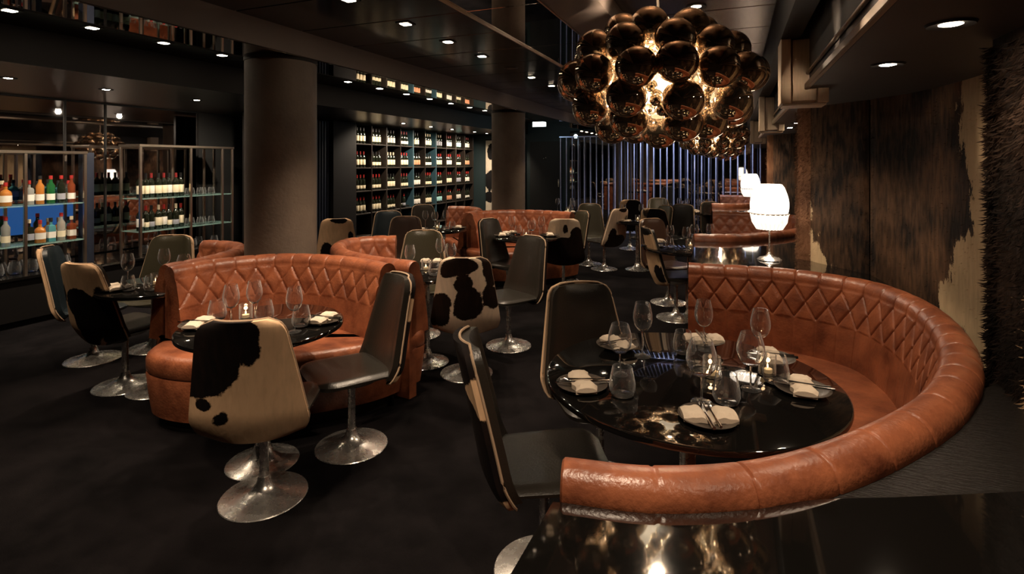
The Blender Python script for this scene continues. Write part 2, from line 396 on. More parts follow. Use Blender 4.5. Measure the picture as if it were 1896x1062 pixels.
def arc_sec(cx, cz, r, a0, a1, n):
    return [(cx+r*math.cos(a0+(a1-a0)*i/n), cz+r*math.sin(a0+(a1-a0)*i/n)) for i in range(n+1)]

def make_booth(name, label, pts, inside, outer, seat_d=.44, pitch=.14, du=.009, ztop=.93, dv=.009, seat_cut=(0, 1), group=None, segs=3, gw=.0055, gd=.008, drum=None, arm=0):
    root = empty(name, (0, 0, 0), 0, label, 'booth', group)
    q, u = crom(pts, du); n = normals(q, inside)
    R = .062; hc = ztop-R
    # section of the padded back: inside bottom -> up -> roll -> outside -> closed behind
    line = []
    L0 = math.hypot(.085, hc-.42)
    for i in range(int(L0/dv)+1):
        t = i*dv/L0; line.append((.15-.088*t+.012*math.sin(PI*t), .42+(hc-.42)*t))
    roll = arc_sec(0, hc, R, 0, PI*1.12, int(R*PI*1.12/dv))
    front = line+roll
    back = [(-.035, hc-.05), (-.03, .44), (-.03, .42)]
    prof = front+back; pr = np.array(prof)
    tv = np.roll(pr, -1, 0)-np.roll(pr, 1, 0); tv /= np.linalg.norm(tv, axis=1)[:, None]+1e-9
    pn = np.c_[tv[:, 1], -tv[:, 0]]
    nf = len(line)
    vv = np.zeros(len(prof)); wgt = np.ones(len(prof))
    for j in range(len(prof)):
        vv[j] = (hc-.015-pr[j, 1]) if j < nf else -.01
        if j >= len(front): wgt[j] = 0
    U = u[:, None]; A = np.clip(vv[None, :]/.095, 0, 2)
    off = np.where(vv[None, :] < 0, 0, A*pitch/2)
    def dist(o): 
        r = np.mod(U-o+pitch/2, pitch)-pitch/2; return np.abs(r)
    dr = np.where((U < arm) & (vv[None, :] < 0), np.abs(np.mod(U+.1014, .2029)-.1014)*1.5, 9)
    slope = .095*1.0/math.hypot(.095, pitch/2)
    inlat = (vv[None, :] >= 0) & (vv[None, :] < .19)
    d = np.minimum(dist(off), dist(-off))*np.where(inlat, slope, 1)
    low = vv[None, :] >= .19
    d = np.where(dr < 9, dr, d)
    dep = np.where(low, .35*gd, np.where(vv[None, :] < 0, .6*gd, gd))*wgt[None, :]
    D = -dep*np.exp(-(d/gw)**2)+np.where(inlat, .004, .0)*wgt[None, :]*np.clip(d/.03, 0, 1)
    D += np.where((vv[None, :] < 0) & (U >= arm), 1, 0)*wgt[None, :]*.002*np.clip(1-((np.mod(U, pitch)-pitch/2)/(pitch/2))**2, 0, 1)
    mb = sweep(q, n, prof, (D, pn)); mb.build('backrest', M['leather'], root)
    # outer shell under the roll
    k = max(1, len(q)//160); qq, nn = q[::k], n[::k]
    if (len(q)-1) % k: qq = np.vstack([qq, q[-1]]); nn = np.vstack([nn, n[-1]])
    sweep(qq, nn, [(.02, .0), (.02, hc-.07), (-.045, hc-.07), (-.05, hc-.09), (-.05, 0)]).build('outer_panel', outer, root)
    if outer.name == 'black_stained_wood':
        sweep(qq, nn, [(-.046, hc-.085), (-.046, hc-.045), (-.06, hc-.045), (-.066, hc-.06), (-.062, hc-.085)]).build('trim_strip', M['brown_leather'], root)  # brown strip standing in for the roll's reflection in the counter
    # seat: a filled drum with a bulging front, or cushions following the curve
    if drum:
        fr, _ = crom([tuple(q[-1]-n[-1]*.05)]+drum[::-1]+[tuple(q[0]-n[0]*.05)], .03)
        rear = (q-n*.048)[::6]
        loop = np.vstack([rear, fr[1:-1]])
        def drum_part(nm, levels, m, cap=True):
            N = len(loop); t = np.roll(loop, -1, 0)-np.roll(loop, 1, 0); t /= np.linalg.norm(t, axis=1)[:, None]+1e-9
            nn_ = np.c_[-t[:, 1], t[:, 0]]; c = loop.mean(0)
            if np.sum(nn_*(c-loop)) < 0: nn_ = -nn_
            V = []; F = []
            for ins, h in levels:
                p = loop+nn_*ins; V += [(a, b, h) for a, b in p]
            for l in range(len(levels)-1):
                for k_ in range(N): F.append((l*N+k_, l*N+(k_+1) % N, (l+1)*N+(k_+1) % N, (l+1)*N+k_))
            F.append(tuple(range(N))[::-1]); F.append(tuple((len(levels)-1)*N+k_ for k_ in range(N)))
            MB().add(V, F).build(nm, m, root)
        drum_part('toe_kick', [(.07, 0), (.07, .085)], M['matte_black'])
        drum_part('seat_base', [(.03, .08), (.012, .2), (.0, .32), (.004, .33)], M['leather'])
        drum_part('seat_cushion', [(.006, .335), (.0, .345), (.0, .41), (.01, .435), (.03, .452), (.06, .457)], M['leather'])
    else:
        a0, a1 = int(seat_cut[0]*(len(qq)-1)), int(seat_cut[1]*(len(qq)-1))
        qs, ns = qq[a0:a1+1], nn[a0:a1+1]
        o1 = .14+seat_d
        cush = [(.10, .33), (.10, .445)]+[(.12+(seat_d-.03)*i/5, .45+.008*math.sin(PI*i/5)) for i in range(6)]+arc_sec(o1-.035, .415, .035, PI/2-.1, 0, 4)+[(o1, .34), (o1-.01, .33)]
        step = (len(qs)-1)/segs
        for s in range(segs):
            i0, i1 = int(round(s*step)), int(round((s+1)*step))
            sweep(qs[i0:i1+1], ns[i0:i1+1], cush).build('seat_cushion', M['leather'], root)
        sweep(qs, ns, [(.03, .08), (.03, .335), (o1-.012, .335), (o1-.012, .08)]).build('seat_base', M['leather'], root)
        sweep(qs, ns, [(.05, 0), (.05, .085), (o1-.07, .085), (o1-.07, 0)]).build('toe_kick', M['matte_black'], root)
    return root

PITCH = 4.25
path1 = [(-.36, 1.17), (-.157, 1.215), (.07, 1.34), (.305, 1.58), (.56, 1.95), (.75, 2.40), (.84, 2.88), (.83, 3.30), (.69, 3.64), (.30, 3.84), (-.285, 3.82)]
b1 = make_booth('curved_booth', 'large curved tan leather booth wrapping the near right table', path1, (-.3, 2.5), M['black_wood'], seat_d=.46, pitch=.142, du=.005, dv=.0055, segs=4, gw=.0045, gd=.009, arm=1.42, group='curved leather booths')
def lowbooth(src_pts, dy, label):
    pts = [(x, y+dy) for x, y in src_pts]
    return make_booth('curved_booth', label, pts, (-.3, 2.5+dy), M['black_wood'], seat_d=.46, pitch=.142, du=.018, dv=.012, segs=4, group='curved leather booths', gw=.011)
b2 = lowbooth(path1, PITCH, 'curved tan leather booth just behind the first table lamp on the right')
b3 = lowbooth(path1, 2*PITCH, 'small-looking curved tan leather booth farthest back on the right')
def lbooth(label, pts, drum, inside, dx=0, dy=0, du=.0075):
    sh = lambda L: [(x+dx, y+dy) for x, y in L]
    return make_booth('curved_booth', label, sh(pts), (inside[0]+dx, inside[1]+dy), M['leather'], pitch=.142, du=du, dv=.007 if du < .01 else .011, gw=.0055 if du < .01 else .010, group='curved leather booths', drum=sh(drum))
A_ = math.radians
pA = [(-3.40, 2.40), (-3.36, 2.72), (-3.15, 3.02), (-2.86, 3.13), (-2.50, 3.13), (-2.14, 3.02)]
dA = [(-3.50, 2.52), (-3.33, 2.20), (-2.95, 2.17), (-2.52, 2.40), (-2.16, 2.76), (-2.04, 3.04)]
lbooth('curved tan leather booth behind the cowhide chair at the front left', pA, dA, (-2.6, 2.4))
pB = [(-3.50, 2.44), (-3.52, 2.75), (-3.62, 3.06), (-3.80, 3.29), (-4.02, 3.37), (-4.28, 3.34)]
dB = [(-3.58, 2.44), (-3.78, 2.66), (-4.06, 2.95), (-4.30, 3.18)]
lbooth('curved tan leather booth left of the big column, opening toward the bar', pB, dB, (-4.2, 2.7), du=.012)
pC = [(-2.03, 3.17), (-2.45, 3.24), (-2.82, 3.40), (-3.08, 3.64), (-3.18, 3.90), (-3.08, 4.12), (-2.90, 4.22)]
dC = [(-2.03, 3.30), (-2.40, 3.52), (-2.62, 3.80), (-2.72, 4.12)]
lbooth('curved tan leather booth right of the big column', pC, dC, (-2.3, 3.9), du=.012)
lbooth('curved tan leather booth before the far column, round table inside', pA, dA, (-2.6, 2.4), .08, 4.15, .013)
lbooth('curved tan leather booth beside the wine shelves, left of the far column', pB, dB, (-4.2, 2.7), .12, 4.15, .014)

# ---------------------------------------------------------------- right wall: ledges, hide panels
def bridge(name, pa, pb, z0, z1, m, n=40, **kw):
    a, _ = crom(pa, .01) if len(pa) > 2 else (np.array([np.array(pa[0])*(1-t)+np.array(pa[1])*t for t in np.linspace(0, 1, 50)]), 0)
    b, _ = crom(pb, .01) if len(pb) > 2 else (np.array([np.array(pb[0])*(1-t)+np.array(pb[1])*t for t in np.linspace(0, 1, 50)]), 0)
    ia = np.linspace(0, len(a)-1, n).astype(int); ib = np.linspace(0, len(b)-1, n).astype(int); a, b = a[ia], b[ib]
    V = []; F = []
    for i in range(n): V += [(a[i][0], a[i][1], z0), (b[i][0], b[i][1], z0), (b[i][0], b[i][1], z1), (a[i][0], a[i][1], z1)]
    for i in range(n-1):
        for j in range(4):
            j2 = (j+1) % 4; F.append((i*4+j, i*4+j2, i*4+4+j2, i*4+4+j))
    F += [(3, 2, 1, 0), tuple((n-1)*4+j for j in range(4))]
    o = MB().add(V, F).build(name, m, smooth=False); return tag(o, **kw)
q1, _ = crom(path1, .02); n1 = normals(q1, (-.3, 2.5))
out1 = q1-n1*.056                                       # outer outline of the first booth
edge1 = [(-.36, 1.105), (-.157, 1.145), (.03, 1.235), (.16, 1.325), (.36, 1.42), (.60, 1.54), (.81, 1.65)]
bridge('ledge_counter', [(-.385, .12), (.81, .12)], edge1, 0, .875, M['gloss_black'], label='glossy black counter top in the near right corner reflecting the chandelier', cat='counter')
k0 = [i for i, p in enumerate(q1) if p[1] < 2.35][-1]
bridge('ledge_infill', [tuple(p) for p in out1[:k0:6]], edge1[:6]+[(.80, 1.70), (.82, 2.30)], 0, .862, M['black_wood'], label='matte black wood infill between the near booth back and glossy counter', cat='counter')
WP = [(1.03, 2.36), (1.09, 2.75), (1.10, 3.15), (1.07, 3.55), (.98, 3.92), (.84, 4.18), (.67, 4.42), (.53, 4.62)]   # alcove outline
def ledge_between(dy, label):
    A1 = [tuple(p+np.array([0, dy])) for p in out1[k0::6]]
    n = 40
    # back half: booth outline on one side, then next booth's near arm
    kk = [i for i, p in enumerate(q1) if p[1] > 3.3][0]
    a = [(p[0], p[1]+dy) for p in out1[kk:]][::-1]      # from open end to the right extreme
    bnd = [(p[0], p[1]+dy+PITCH) for p in out1[:k0]]
    bridge('ledge_counter', [a[i] for i in range(0, len(a), 8)]+[(.93, 3.25+dy)], [bnd[i] for i in range(0, len(bnd), 8)][:-3]+[(.62, 1.92+dy+PITCH)], 0, .865, M['gloss_black'], label=label, cat='counter', group='black counters between booths')
ledge_between(0, 'glossy black counter under the nearest white table lamp')
ledge_between(PITCH, 'glossy black counter under the middle white table lamp')

def hide_wall(name, pts, z0, z1, pf, m, thick=.03, n=60, nz=70, parent=None, bulge=.0):
    q, u = crom(pts, .01) if len(pts) > 2 else (np.array([np.array(pts[0])*(1-t)+np.array(pts[1])*t for t in np.linspace(0, 1, 60)]), np.linspace(0, math.dist(pts[0], pts[1]), 60))
    idx = np.linspace(0, len(q)-1, n).astype(int); q = q[idx]; u = u[idx]
    nr = normals(q, (-1.2, q[len(q)//2][1])); L = u[-1]
    V = []; F = []; pv = []
    for layer in (0, 1):
        for i in range(n):
            for j in range(nz+1):
                z = z0+(z1-z0)*j/nz
                e = min(i, n-1-i)/(n-1)*L; b = bulge*(1-math.exp(-(e/.03)**2)) if layer == 0 else -thick
                V.append((q[i][0]+nr[i][0]*b, q[i][1]+nr[i][1]*b, z)); pv.append(pf(u[i], z, L))
    def id_(l, i, j): return l*n*(nz+1)+i*(nz+1)+j
    for i in range(n-1):
        for j in range(nz):
            F.append((id_(0, i, j), id_(0, i+1, j), id_(0, i+1, j+1), id_(0, i, j+1)))
    for i in range(n-1):
        F.append((id_(0, i, 0), id_(1, i, 0), id_(1, i+1, 0), id_(0, i+1, 0)))
        F.append((id_(0, i, nz), id_(0, i+1, nz), id_(1, i+1, nz), id_(1, i, nz)))
    for j in range(nz):
        F.append((id_(0, 0, j), id_(0, 0, j+1), id_(1, 0, j+1), id_(1, 0, j)))
        F.append((id_(0, n-1, j), id_(1, n-1, j), id_(1, n-1, j+1), id_(0, n-1, j+1)))
    mb = MB().add(V, F); me = mb.mesh(name, m); set_patch(me, pv)
    return link(name, me, parent), (q, nr, u)

def fur(parent, q, nr, u, z0, z1, pf, m, count, length=.03, edge=None, seed=1, lean=.6):
    rnd = random.Random(seed); V = []; F = []; pv = []; L = u[-1]
    for k in range(count):
        if edge == 'start': s = abs(rnd.gauss(0, .012))
        elif edge == 'end': s = L-abs(rnd.gauss(0, .012))
        else: s = rnd.random()*L
        s = max(0, min(L, s)); x = np.interp(s, u, q[:, 0]); y = np.interp(s, u, q[:, 1])
        nx = np.interp(s, u, nr[:, 0]); ny = np.interp(s, u, nr[:, 1]); z = z0+(z1-z0)*rnd.random()
        tx, ty = -ny, nx; l = length*(.5+rnd.random()); side = rnd.gauss(0, .45)
        out = .35+.5*rnd.random(); dz = -lean*(.5+rnd.random())+rnd.gauss(0, .3)
        w = .0011
        p = Vector((x, y, z)); d = Vector((nx*out+tx*side, ny*out+ty*side, dz)).normalized()*l
        wv = Vector((tx, ty, .2)).normalized()*w
        b = len(V); V += [p-wv, p+wv, p+d*.6+Vector((0, 0, -.12*l))+wv*.5, p+d]; F += [(b, b+1, b+2), (b, b+2, b+3)]
        pp = pf(s, z, L); pv += [pp]*4
    me = bpy.data.meshes.new('fur'); me.from_pydata([tuple(v) for v in V], [], F); me.materials.append(m); set_patch(me, pv)
    o = link('fur', me, parent); o['kind'] = 'stuff'; return o

# near wall end (closest to the camera)
def pf_near(s, z, L):                               # s measured from the alcove end toward the camera
    y = 2.33-s
    return max(-.3, -blobs(y, z, [(2.02, .95, .035, .16), (2.12, .50, .05, .12), (1.75, 1.0, .05, .2), (1.9, .3, .05, .1)]))
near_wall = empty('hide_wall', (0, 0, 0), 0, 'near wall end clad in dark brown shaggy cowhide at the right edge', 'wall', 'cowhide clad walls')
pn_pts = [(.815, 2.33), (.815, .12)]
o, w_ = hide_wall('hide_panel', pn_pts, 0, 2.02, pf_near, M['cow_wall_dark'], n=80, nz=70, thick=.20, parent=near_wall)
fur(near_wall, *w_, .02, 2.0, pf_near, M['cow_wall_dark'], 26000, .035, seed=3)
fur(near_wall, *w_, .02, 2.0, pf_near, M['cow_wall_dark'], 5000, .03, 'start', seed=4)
# end face of the near wall (turned to the alcove) is part of the panel thickness

def alcove(dy, label, fine=True):
    root = empty('hide_wall', (0, dy, 0), 0, label, 'wall', 'cowhide clad walls')
    A1 = WP[:6]; B1 = [(.84, 4.18), (.67, 4.42), (.53, 4.62)]
    def pf_a(s, z, L):                              # cream flank near the near wall end
        cream = blobs(s, z, [(.92, 1.80, .16, .34), (.84, 1.3, .13, .75), (.92, .98, .26, .30), (.87, 1.5, .10, .5), (1.18, .86, .14, .12), (.6, 1.3, .26, 1.2)])
        return -cream
    def pf_b(s, z, L):
        return -blobs(s, z, [(.50, .80, .14, .24), (.53, 1.05, .055, .22), (.40, .78, .16, .10)])
    a1, w1 = hide_wall('hide_panel', WP[:5]+[(.83, 4.20)], .0, 2.02, pf_a, M['cow_wall'], n=90 if fine else 30, nz=90 if fine else 30, parent=root, bulge=.012)
    a2, w2 = hide_wall('hide_panel', [(.825, 4.215), (.74, 4.33), (.66, 4.44), (.53, 4.62)], .0, 2.02, pf_b, M['cow_wall'], n=50 if fine else 20, nz=80 if fine else 25, parent=root, bulge=.012)
    def pf_c(s, z, L): return .2
    a3, w3 = hide_wall('hide_panel', [(.53, 4.62), (.47, 4.66), (.45, 4.72), (.50, 4.80), (.84, 4.98)], .0, 2.02, pf_c, M['cow_wall_fin'], n=30, nz=40, parent=root)
    a4, w4 = hide_wall('hide_panel', [(.84, 4.98), (.84, 6.58)], .0, 2.02, pf_c, M['cow_wall'], n=40, nz=40, parent=root)
    cnt = 9000 if fine else 1500
    fur(root, *w1, .85, 2.0, pf_a, M['cow_wall'], cnt, .018, seed=11)
    fur(root, *w2, .85, 2.0, pf_b, M['cow_wall'], cnt//2, .018, seed=12)
    fur(root, *w3, .8, 2.0, pf_c, M['cow_wall_fin'], cnt, .022, seed=13)
    bx('backing', M['matte_black'], .56, 1.28, 4.72, 4.86, 0, 2.02, parent=root)
M['cow_wall_fin'] = hide_mat('wall_hide_fin', (.5, .3, .18), (.10, .045, .022), (.20, .10, .055), .1, 10, .3, .8)  # reddish-brown hide, lightened to carry the table lamp's light on the fin
alcove(0, 'alcove wall of brown and cream cowhide panels behind the near right booth')
alcove(PITCH, 'alcove wall of cowhide panels behind the second right booth', False)
# the back end of the right side
hw = empty('hide_wall', (0, 0, 0), 0, 'last stretch of cowhide wall beside the farthest right booth', 'wall', 'cowhide clad walls')
hide_wall('hide_panel', [(.9, 10.85), (.9, 13.0)], 0, 2.02, lambda s, z, L: -blobs(s, z, [(.3, 1.8, .25, .3)]), M['cow_wall'], n=20, nz=20, parent=hw)

# ---------------------------------------------------------------- chandeliers
BR = .092
def sphere_me(rad, name, m, sub=4):
    me = bpy.data.meshes.new(name); bm = bmesh.new(); bmesh.ops.create_icosphere(bm, subdivisions=sub, radius=rad); bm.to_mesh(me); bm.free()
    me.materials.append(m); me.polygons.foreach_set('use_smooth', [True]*len(me.polygons)); return me
bead_me = sphere_me(BR, 'glass_bead', M['bead'])
gold_me = sphere_me(.03, 'small_gold_bead', M['gold_bead'], 3)
bulb_me = MB().lathe([(.018*math.sin(PI*i/8), -.03*math.cos(PI*i/8)) for i in range(9)], 12).mesh('bulb', M['bulb'])
cry_me = MB().lathe([(.042*math.sin(PI*i/8), -.042*math.cos(PI*i/8)) for i in range(9)], 12).mesh('inner_bead', M['crystal'])
def make_chandelier(x, y, z, label):
    t = empty('bead_chandelier', (x, y, 0), 0, label, 'chandelier', 'bubble chandeliers')
    rings = [(.21, .20, 7, .2), (.335, .11, 10, .05), (.425, -.01, 14, .10), (.36, -.15, 9, .28), (.235, -.235, 6, .1)]
    for (r, h, n, ph) in rings:
        for k in range(n):
            a = ph+2*PI*k/n+random.uniform(-.05, .05); rr = r+random.uniform(-.012, .012)
            link('glass_bead', bead_me, t, (rr*math.cos(a), rr*math.sin(a), z+h+random.uniform(-.012, .012)), (random.random(), random.random(), 0))
    link('glass_bead', bead_me, t, (.01, 0, z-.27))
    for k in range(72):
        a = 2.399*k; zz = ((k*13) % 23-13)*.0145; rr = .24+.045*((k*7) % 3)-abs(zz)*.5; link('small_gold_bead', gold_me, t, (rr*math.cos(a), rr*math.sin(a), z+zz))
    for k in range(12):
        a = 2*PI*k/12; link('bulb', bulb_me, t, (.20*math.cos(a), .20*math.sin(a), z+(.05 if k % 2 else -.12)))
    MB().lathe([(.12*math.sin(PI*i/12), -.09*math.cos(PI*i/12)) for i in range(13)], 24, (0, 0, z-.05)).build('core_globe', M['core'], t)  # glowing globe added inside so the gaps between beads look bright
    for k in range(22):
        a = 2.4*k; r = .30 if k % 3 else .12
        link('inner_bead', cry_me, t, (r*math.cos(a), r*math.sin(a), z+((k*37) % 11-5)*.02))
    MB().lathe([(.0, -.012), (.2, -.012), (.205, -.006), (.2, 0), (0, 0)], 32, (0, 0, z+.02)).build('support_disc', M['brass_steel'], t)
    MB().tube([(0, 0, z), (.003, 0, z+.3), (-.004, .002, 2.45), (0, 0, CEIL)], .006, 8).build('cord', M['cord'], t)
    MB().lathe([(0, CEIL-.03), (.05, CEIL-.03), (.06, CEIL)], 24).build('ceiling_rose', M['brass_steel'], t)
    return t
CH = [(-.355, 2.79, 2.035), (-.30, 8.30, 2.04), (-.25, 11.4, 2.04)]
make_chandelier(*CH[0], 'large chandelier of smoked gold glass balls hanging over the near right table')
make_chandelier(*CH[1], 'smaller-looking gold glass ball chandelier behind and below the big one')
make_chandelier(*CH[2], 'farthest gold glass ball chandelier near the back railing')
for (x, y, z) in CH:
    point((x, y, z+.14), 120, .03, WARM); point((x, y, z-.13), 80, .03, WARM)

# beige air boxes along the track
for i, (y, lab) in enumerate([(3.55, 'beige boxy slatted air unit nearest, at the end of the low soffit'), (6.45, 'beige boxy air unit second along the ceiling track'), (10.0, 'beige boxy air unit farthest along the ceiling track')]):
    t = empty('air_unit', (.375, y, 1.94), 0, lab, 'air unit', 'beige air units along the track')
    MB().box(-.13, -.075, -.11, .11, 0, .37, .004).build('side_panel', M['air_box'], t)
    MB().box(.055, .11, -.11, .11, 0, .37, .004).build('side_panel', M['air_box'], t)
    bd = MB().box(-.073, .053, -.102, .09, .012, .362, .004).build('body', M['air_box'], t)
    for k in range(4): MB().box(-.12, .10, -.095+k*.05, -.06+k*.05, -.012, -.002, .002).build('slat', M['air_box'], bd)

# ---------------------------------------------------------------- tulip chairs
def chair_parts():
    P = {}
    def bw(v):                        # half width of the back at height fraction v
        w = .215+(.245-.215)*min(1, v/.16)**.5 if v < .16 else .245-(.245-.168)*((v-.16)/.84)**1.05
        r = .07/.58
        if v > 1-r: d = (v-(1-r))/r; w = w-.06*(1-math.sqrt(max(0, 1-d*d)))
        if v < .07: d = (.07-v)/.07; w = w-.03*(1-math.sqrt(max(0, 1-d*d)))
        return w
    def bpt(s, v, off):               # point on the back: s across, v up, off = distance behind
        z = .375+.56*v; yy = -.17-.035*math.sin(min(v, .25)/.25*PI/2)-.115*v**1.15
        w = bw(v); wrap = .055*(abs(s)**2.4)*(1-.35*v)
        z2 = z-(.018*(1-s*s) if v < .01 else .018*(1-s*s)*(1-v)**6)
        return (s*w*(1+off*1.2), yy+wrap-off, z2)
    P['bw'] = bw; P['bpt'] = bpt
    def slab(n, m, o0, o1, v0, v1, mt, name, sc=1.0, patch=None):
        V = []; F = []; pv = []
        for l, off in ((0, o0), (1, o1)):
            for i in range(n+1):
                s = -1+2*i/n
                for j in range(m+1):
                    v = v0+(v1-v0)*j/m
                    e = min(1, (1-abs(s))/.12)*min(1, (v1-v)/.05, (v-v0)/.05) if l == (0 if o0 < o1 else 1) else 1
                    x, y_, z = bpt(s, v, off)
                    if name == 'backrest' and l == 0: y_ += .012*max(0, min(1, e))
                    if name == 'hide_back' and l == 1: y_ -= .008*max(0, min(1, e))
                    V.append((x*sc, y_, z)); pv.append(blobs(s, v, patch, .25) if patch else 0)
        w = (n+1)*(m+1)
        def q(l, i, j): return l*w+i*(m+1)+j
        for i in range(n):
            for j in range(m):
                F.append((q(0, i, j), q(0, i, j+1), q(0, i+1, j+1), q(0, i+1, j))); F.append((q(1, i, j), q(1, i+1, j), q(1, i+1, j+1), q(1, i, j+1)))
            F.append((q(0, i, 0), q(0, i+1, 0), q(1, i+1, 0), q(1, i, 0))); F.append((q(0, i, m), q(1, i, m), q(1, i+1, m), q(0, i+1, m)))
        for j in range(m):
            F.append((q(0, 0, j), q(1, 0, j), q(1, 0, j+1), q(0, 0, j+1))); F.append((q(0, n, j), q(0, n, j+1), q(1, n, j+1), q(1, n, j)))
        me = MB().add(V, F).mesh(name, mt)
        if patch: set_patch(me, pv)
        return me
    P['slab'] = slab
    rim = [bpt(-1, v, .012) for v in np.linspace(.03, 1, 26)]+[bpt(s, 1, .012) for s in np.linspace(-1, 1, 9)][1:-1]+[bpt(1, v, .012) for v in np.linspace(1, .03, 26)]+[bpt(s, .0, .012) for s in np.linspace(.9, -.9, 9)]
    P['piping'] = MB().tube(rim, .0055, 6, True).mesh('piping', M['cream_edge'])
    # seat cushion
    V = []; F = []; n = 18; m = 16
    for l in (0, 1):
        for i in range(n+1):
            for j in range(m+1):
                yv = -.19+.44*j/m; t = j/m; s = -1+2*i/n
                w = .215+.02*t
                if t > .72: d = (t-.72)/.28; w -= .10*(1-math.sqrt(max(0, 1-d*d)))
                e = min(1, (1-abs(s))/.16)*min(1, (1-t)/.12)
                e = math.sqrt(max(0, e))
                z = .452-.022*(1-e)-.012*(1-s*s)+.012*t if l == 0 else .412+.012*(1-e)
                V.append((s*w, yv, z))
    w_ = (n+1)*(m+1)
    def q(l, i, j): return l*w_+i*(m+1)+j
    for i in range(n):
        for j in range(m): F.append((q(0, i, j), q(0, i+1, j), q(0, i+1, j+1), q(0, i, j+1))); F.append((q(1, i, j), q(1, i, j+1), q(1, i+1, j+1), q(1, i+1, j)))
        F.append((q(0, i, 0), q(1, i, 0), q(1, i+1, 0), q(0, i+1, 0))); F.append((q(0, i, m), q(0, i+1, m), q(1, i+1, m), q(1, i, m)))
    for j in range(m): F.append((q(0, 0, j), q(0, 0, j+1), q(1, 0, j+1), q(1, 0, j))); F.append((q(0, n, j), q(1, n, j), q(1, n, j+1), q(0, n, j+1)))
    P['seatVF'] = (V, F)
    P['shell'] = MB().lathe([(0, .36), (.07, .362), (.15, .385), (.19, .412), (.17, .415), (0, .415)], 32, sx=1.05, sy=1.0).mesh('seat_shell', M['black_leather'])
    P['stem'] = MB().lathe([(.024, .05), (.022, .10), (.020, .30), (.026, .35), (.07, .365)], 24).mesh('stem', M['chrome'])
    P['base'] = MB().lathe([(0, 0), (.196, 0), (.2, .003), (.197, .007), (.145, .017), (.095, .028), (.058, .043), (.036, .065), (.026, .10)], 48).mesh('base', M['chrome'])
    return P
CPT = chair_parts(); mcache = {}
def chair(top, heading, inner, patch, label, cow='cow', rise=0):
    """top: plan position of the top of the back; heading: the way the chair faces"""
    h = Vector(heading).normalized(); x = top[0]+h.x*.30; y = top[1]+h.y*.30
    rz = math.atan2(h.y, h.x)-PI/2
    t = empty('tulip_chair', (x, y, 0), rz, label, 'chair', 'high-backed swivel chairs with chrome disc bases')
    if inner not in mcache:
        mcache[inner] = (CPT['slab'](20, 24, -.022, .008, .06, .985, M[inner], 'backrest', .965), MB().add(*CPT['seatVF']).mesh('seat', M[inner]))
    bk, st = mcache[inner]
    link('backrest', bk, t); link('seat', st, t); link('seat_shell', CPT['shell'], t)
    me = CPT['slab'](26, 34, .010, .030, 0, 1, M[cow], 'hide_back', 1, patch); link('hide_back', me, t)
    link('piping', CPT['piping'], t); link('stem', CPT['stem'], t); link('base', CPT['base'], t)
    return t
PA = [(-.35, .98, .85, .28), (-.62, .72, .62, .32), (-.85, .52, .40, .15), (-.74, .33, .17, .055), (-.40, .22, .14, .055), (.1, .85, .35, .2)]
PE = [(-.2, .90, .72, .12), (-.6, .84, .3, .10), (.90, .84, .24, .25), (-.05, .66, .32, .14), (.10, .42, .44, .22), (.0, .3, .34, .12), (-.85, .28, .42, .2), (-.75, .40, .32, .15), (.85, .48, .32, .16)]
PHh = [(.05, .78, .16, .10), (0, .20, 1.6, .36), (.75, .60, .45, .22), (-.1, .48, .8, .12)]
PN1 = [(-.05, .50, .72, .20), (.15, .35, .62, .30), (.85, .25, .4, .5), (-.95, .60, .2, .12), (0, .08, .35, .14)]
PK = [(-.35, .86, .42, .35), (-.75, .52, .20, .30), (.85, .22, .3, .16), (.4, .98, .8, .10)]
PJ = [(0, .05, .9, .26), (.2, 1.02, .7, .12), (-.5, .3, .3, .2), (.75, .6, .15, .12)]
PD = [(.3, .6, .6, .4), (-.6, .2, .4, .3)]
PDK = [(0, .5, 3, 2)]
PC = [(0, .95, 1.2, .25), (.0, .35, 1.3, .38)]
PM = [(.35, .55, .9, .6), (-.4, .2, .6, .35)]
chair((-1.945, 1.69), (-.50, .87), 'black_leather', PA, 'cowhide backed chair at the front left, cream with big black patch at top left')
chair((-1.85, 2.74), (-.52, -.85), 'black_leather', PC, 'black leather swivel chair turned sideways at the right end of the front left booth')
chair((-.955, 1.87), (.88, .47), 'black_leather', PC, 'black leather chair seen edge-on in the near centre beside the cut-off chrome base')
chair((-.80, 2.92), (.58, -.81), 'black_leather', PD, 'plain black leather chair behind the left side of the near right table')
chair((-1.765, 3.41), (-.42, .90), 'black_leather', PE, 'cream white chair with many brown-black cow patches in the middle of the room', 'cow_brown')
chair((-1.70, 4.64), (-.45, -.9), 'black_leather', PDK, 'dark leather chair facing left just right of the patchy middle chair')
chair((-2.74, 5.88), (.92, -.2), 'black_leather', PDK, 'slim dark chair seen edge-on left of the rear round table')
chair((-1.883, 6.22), (-.33, .94), 'black_leather', PHh, 'cow chair with cream top and black lower back at the rear round table', 'cow_brown')
chair((-1.93, 7.30), (-.75, -.66), 'olive_leather', PDK, 'olive leather chair right behind the cream-topped cow chair')
chair((-1.56, 7.95), (-.88, .47), 'black_leather', PJ, 'cream and black cowhide chair seen from the side near the back tables', 'cow_brown')
chair((-.84, 5.70), (.93, .36), 'black_leather', PK, 'cow chair with cream streak seen edge-on before the second right booth')
chair((-.93, 6.62), (.75, -.66), 'brown_leather', PM, 'brown leather chair directly behind the streaked edge-on cow chair')
chair((-1.10, 8.1), (.2, .98), 'black_leather', PM, 'black and cream cow chair behind the brown leather chair')
chair((-.98, 8.75), (-.75, -.66), 'olive_leather', PDK, 'olive leather chair seen nearly edge-on in the right back group')
chair((-.77, 9.15), (-.35, -.94), 'black_leather', PD, 'black leather chair facing the camera in the right back group')
chair((-4.05, 2.24), (-.05, .99), 'black_leather', PN1, 'cowhide chair at the far left with cream top and black middle')
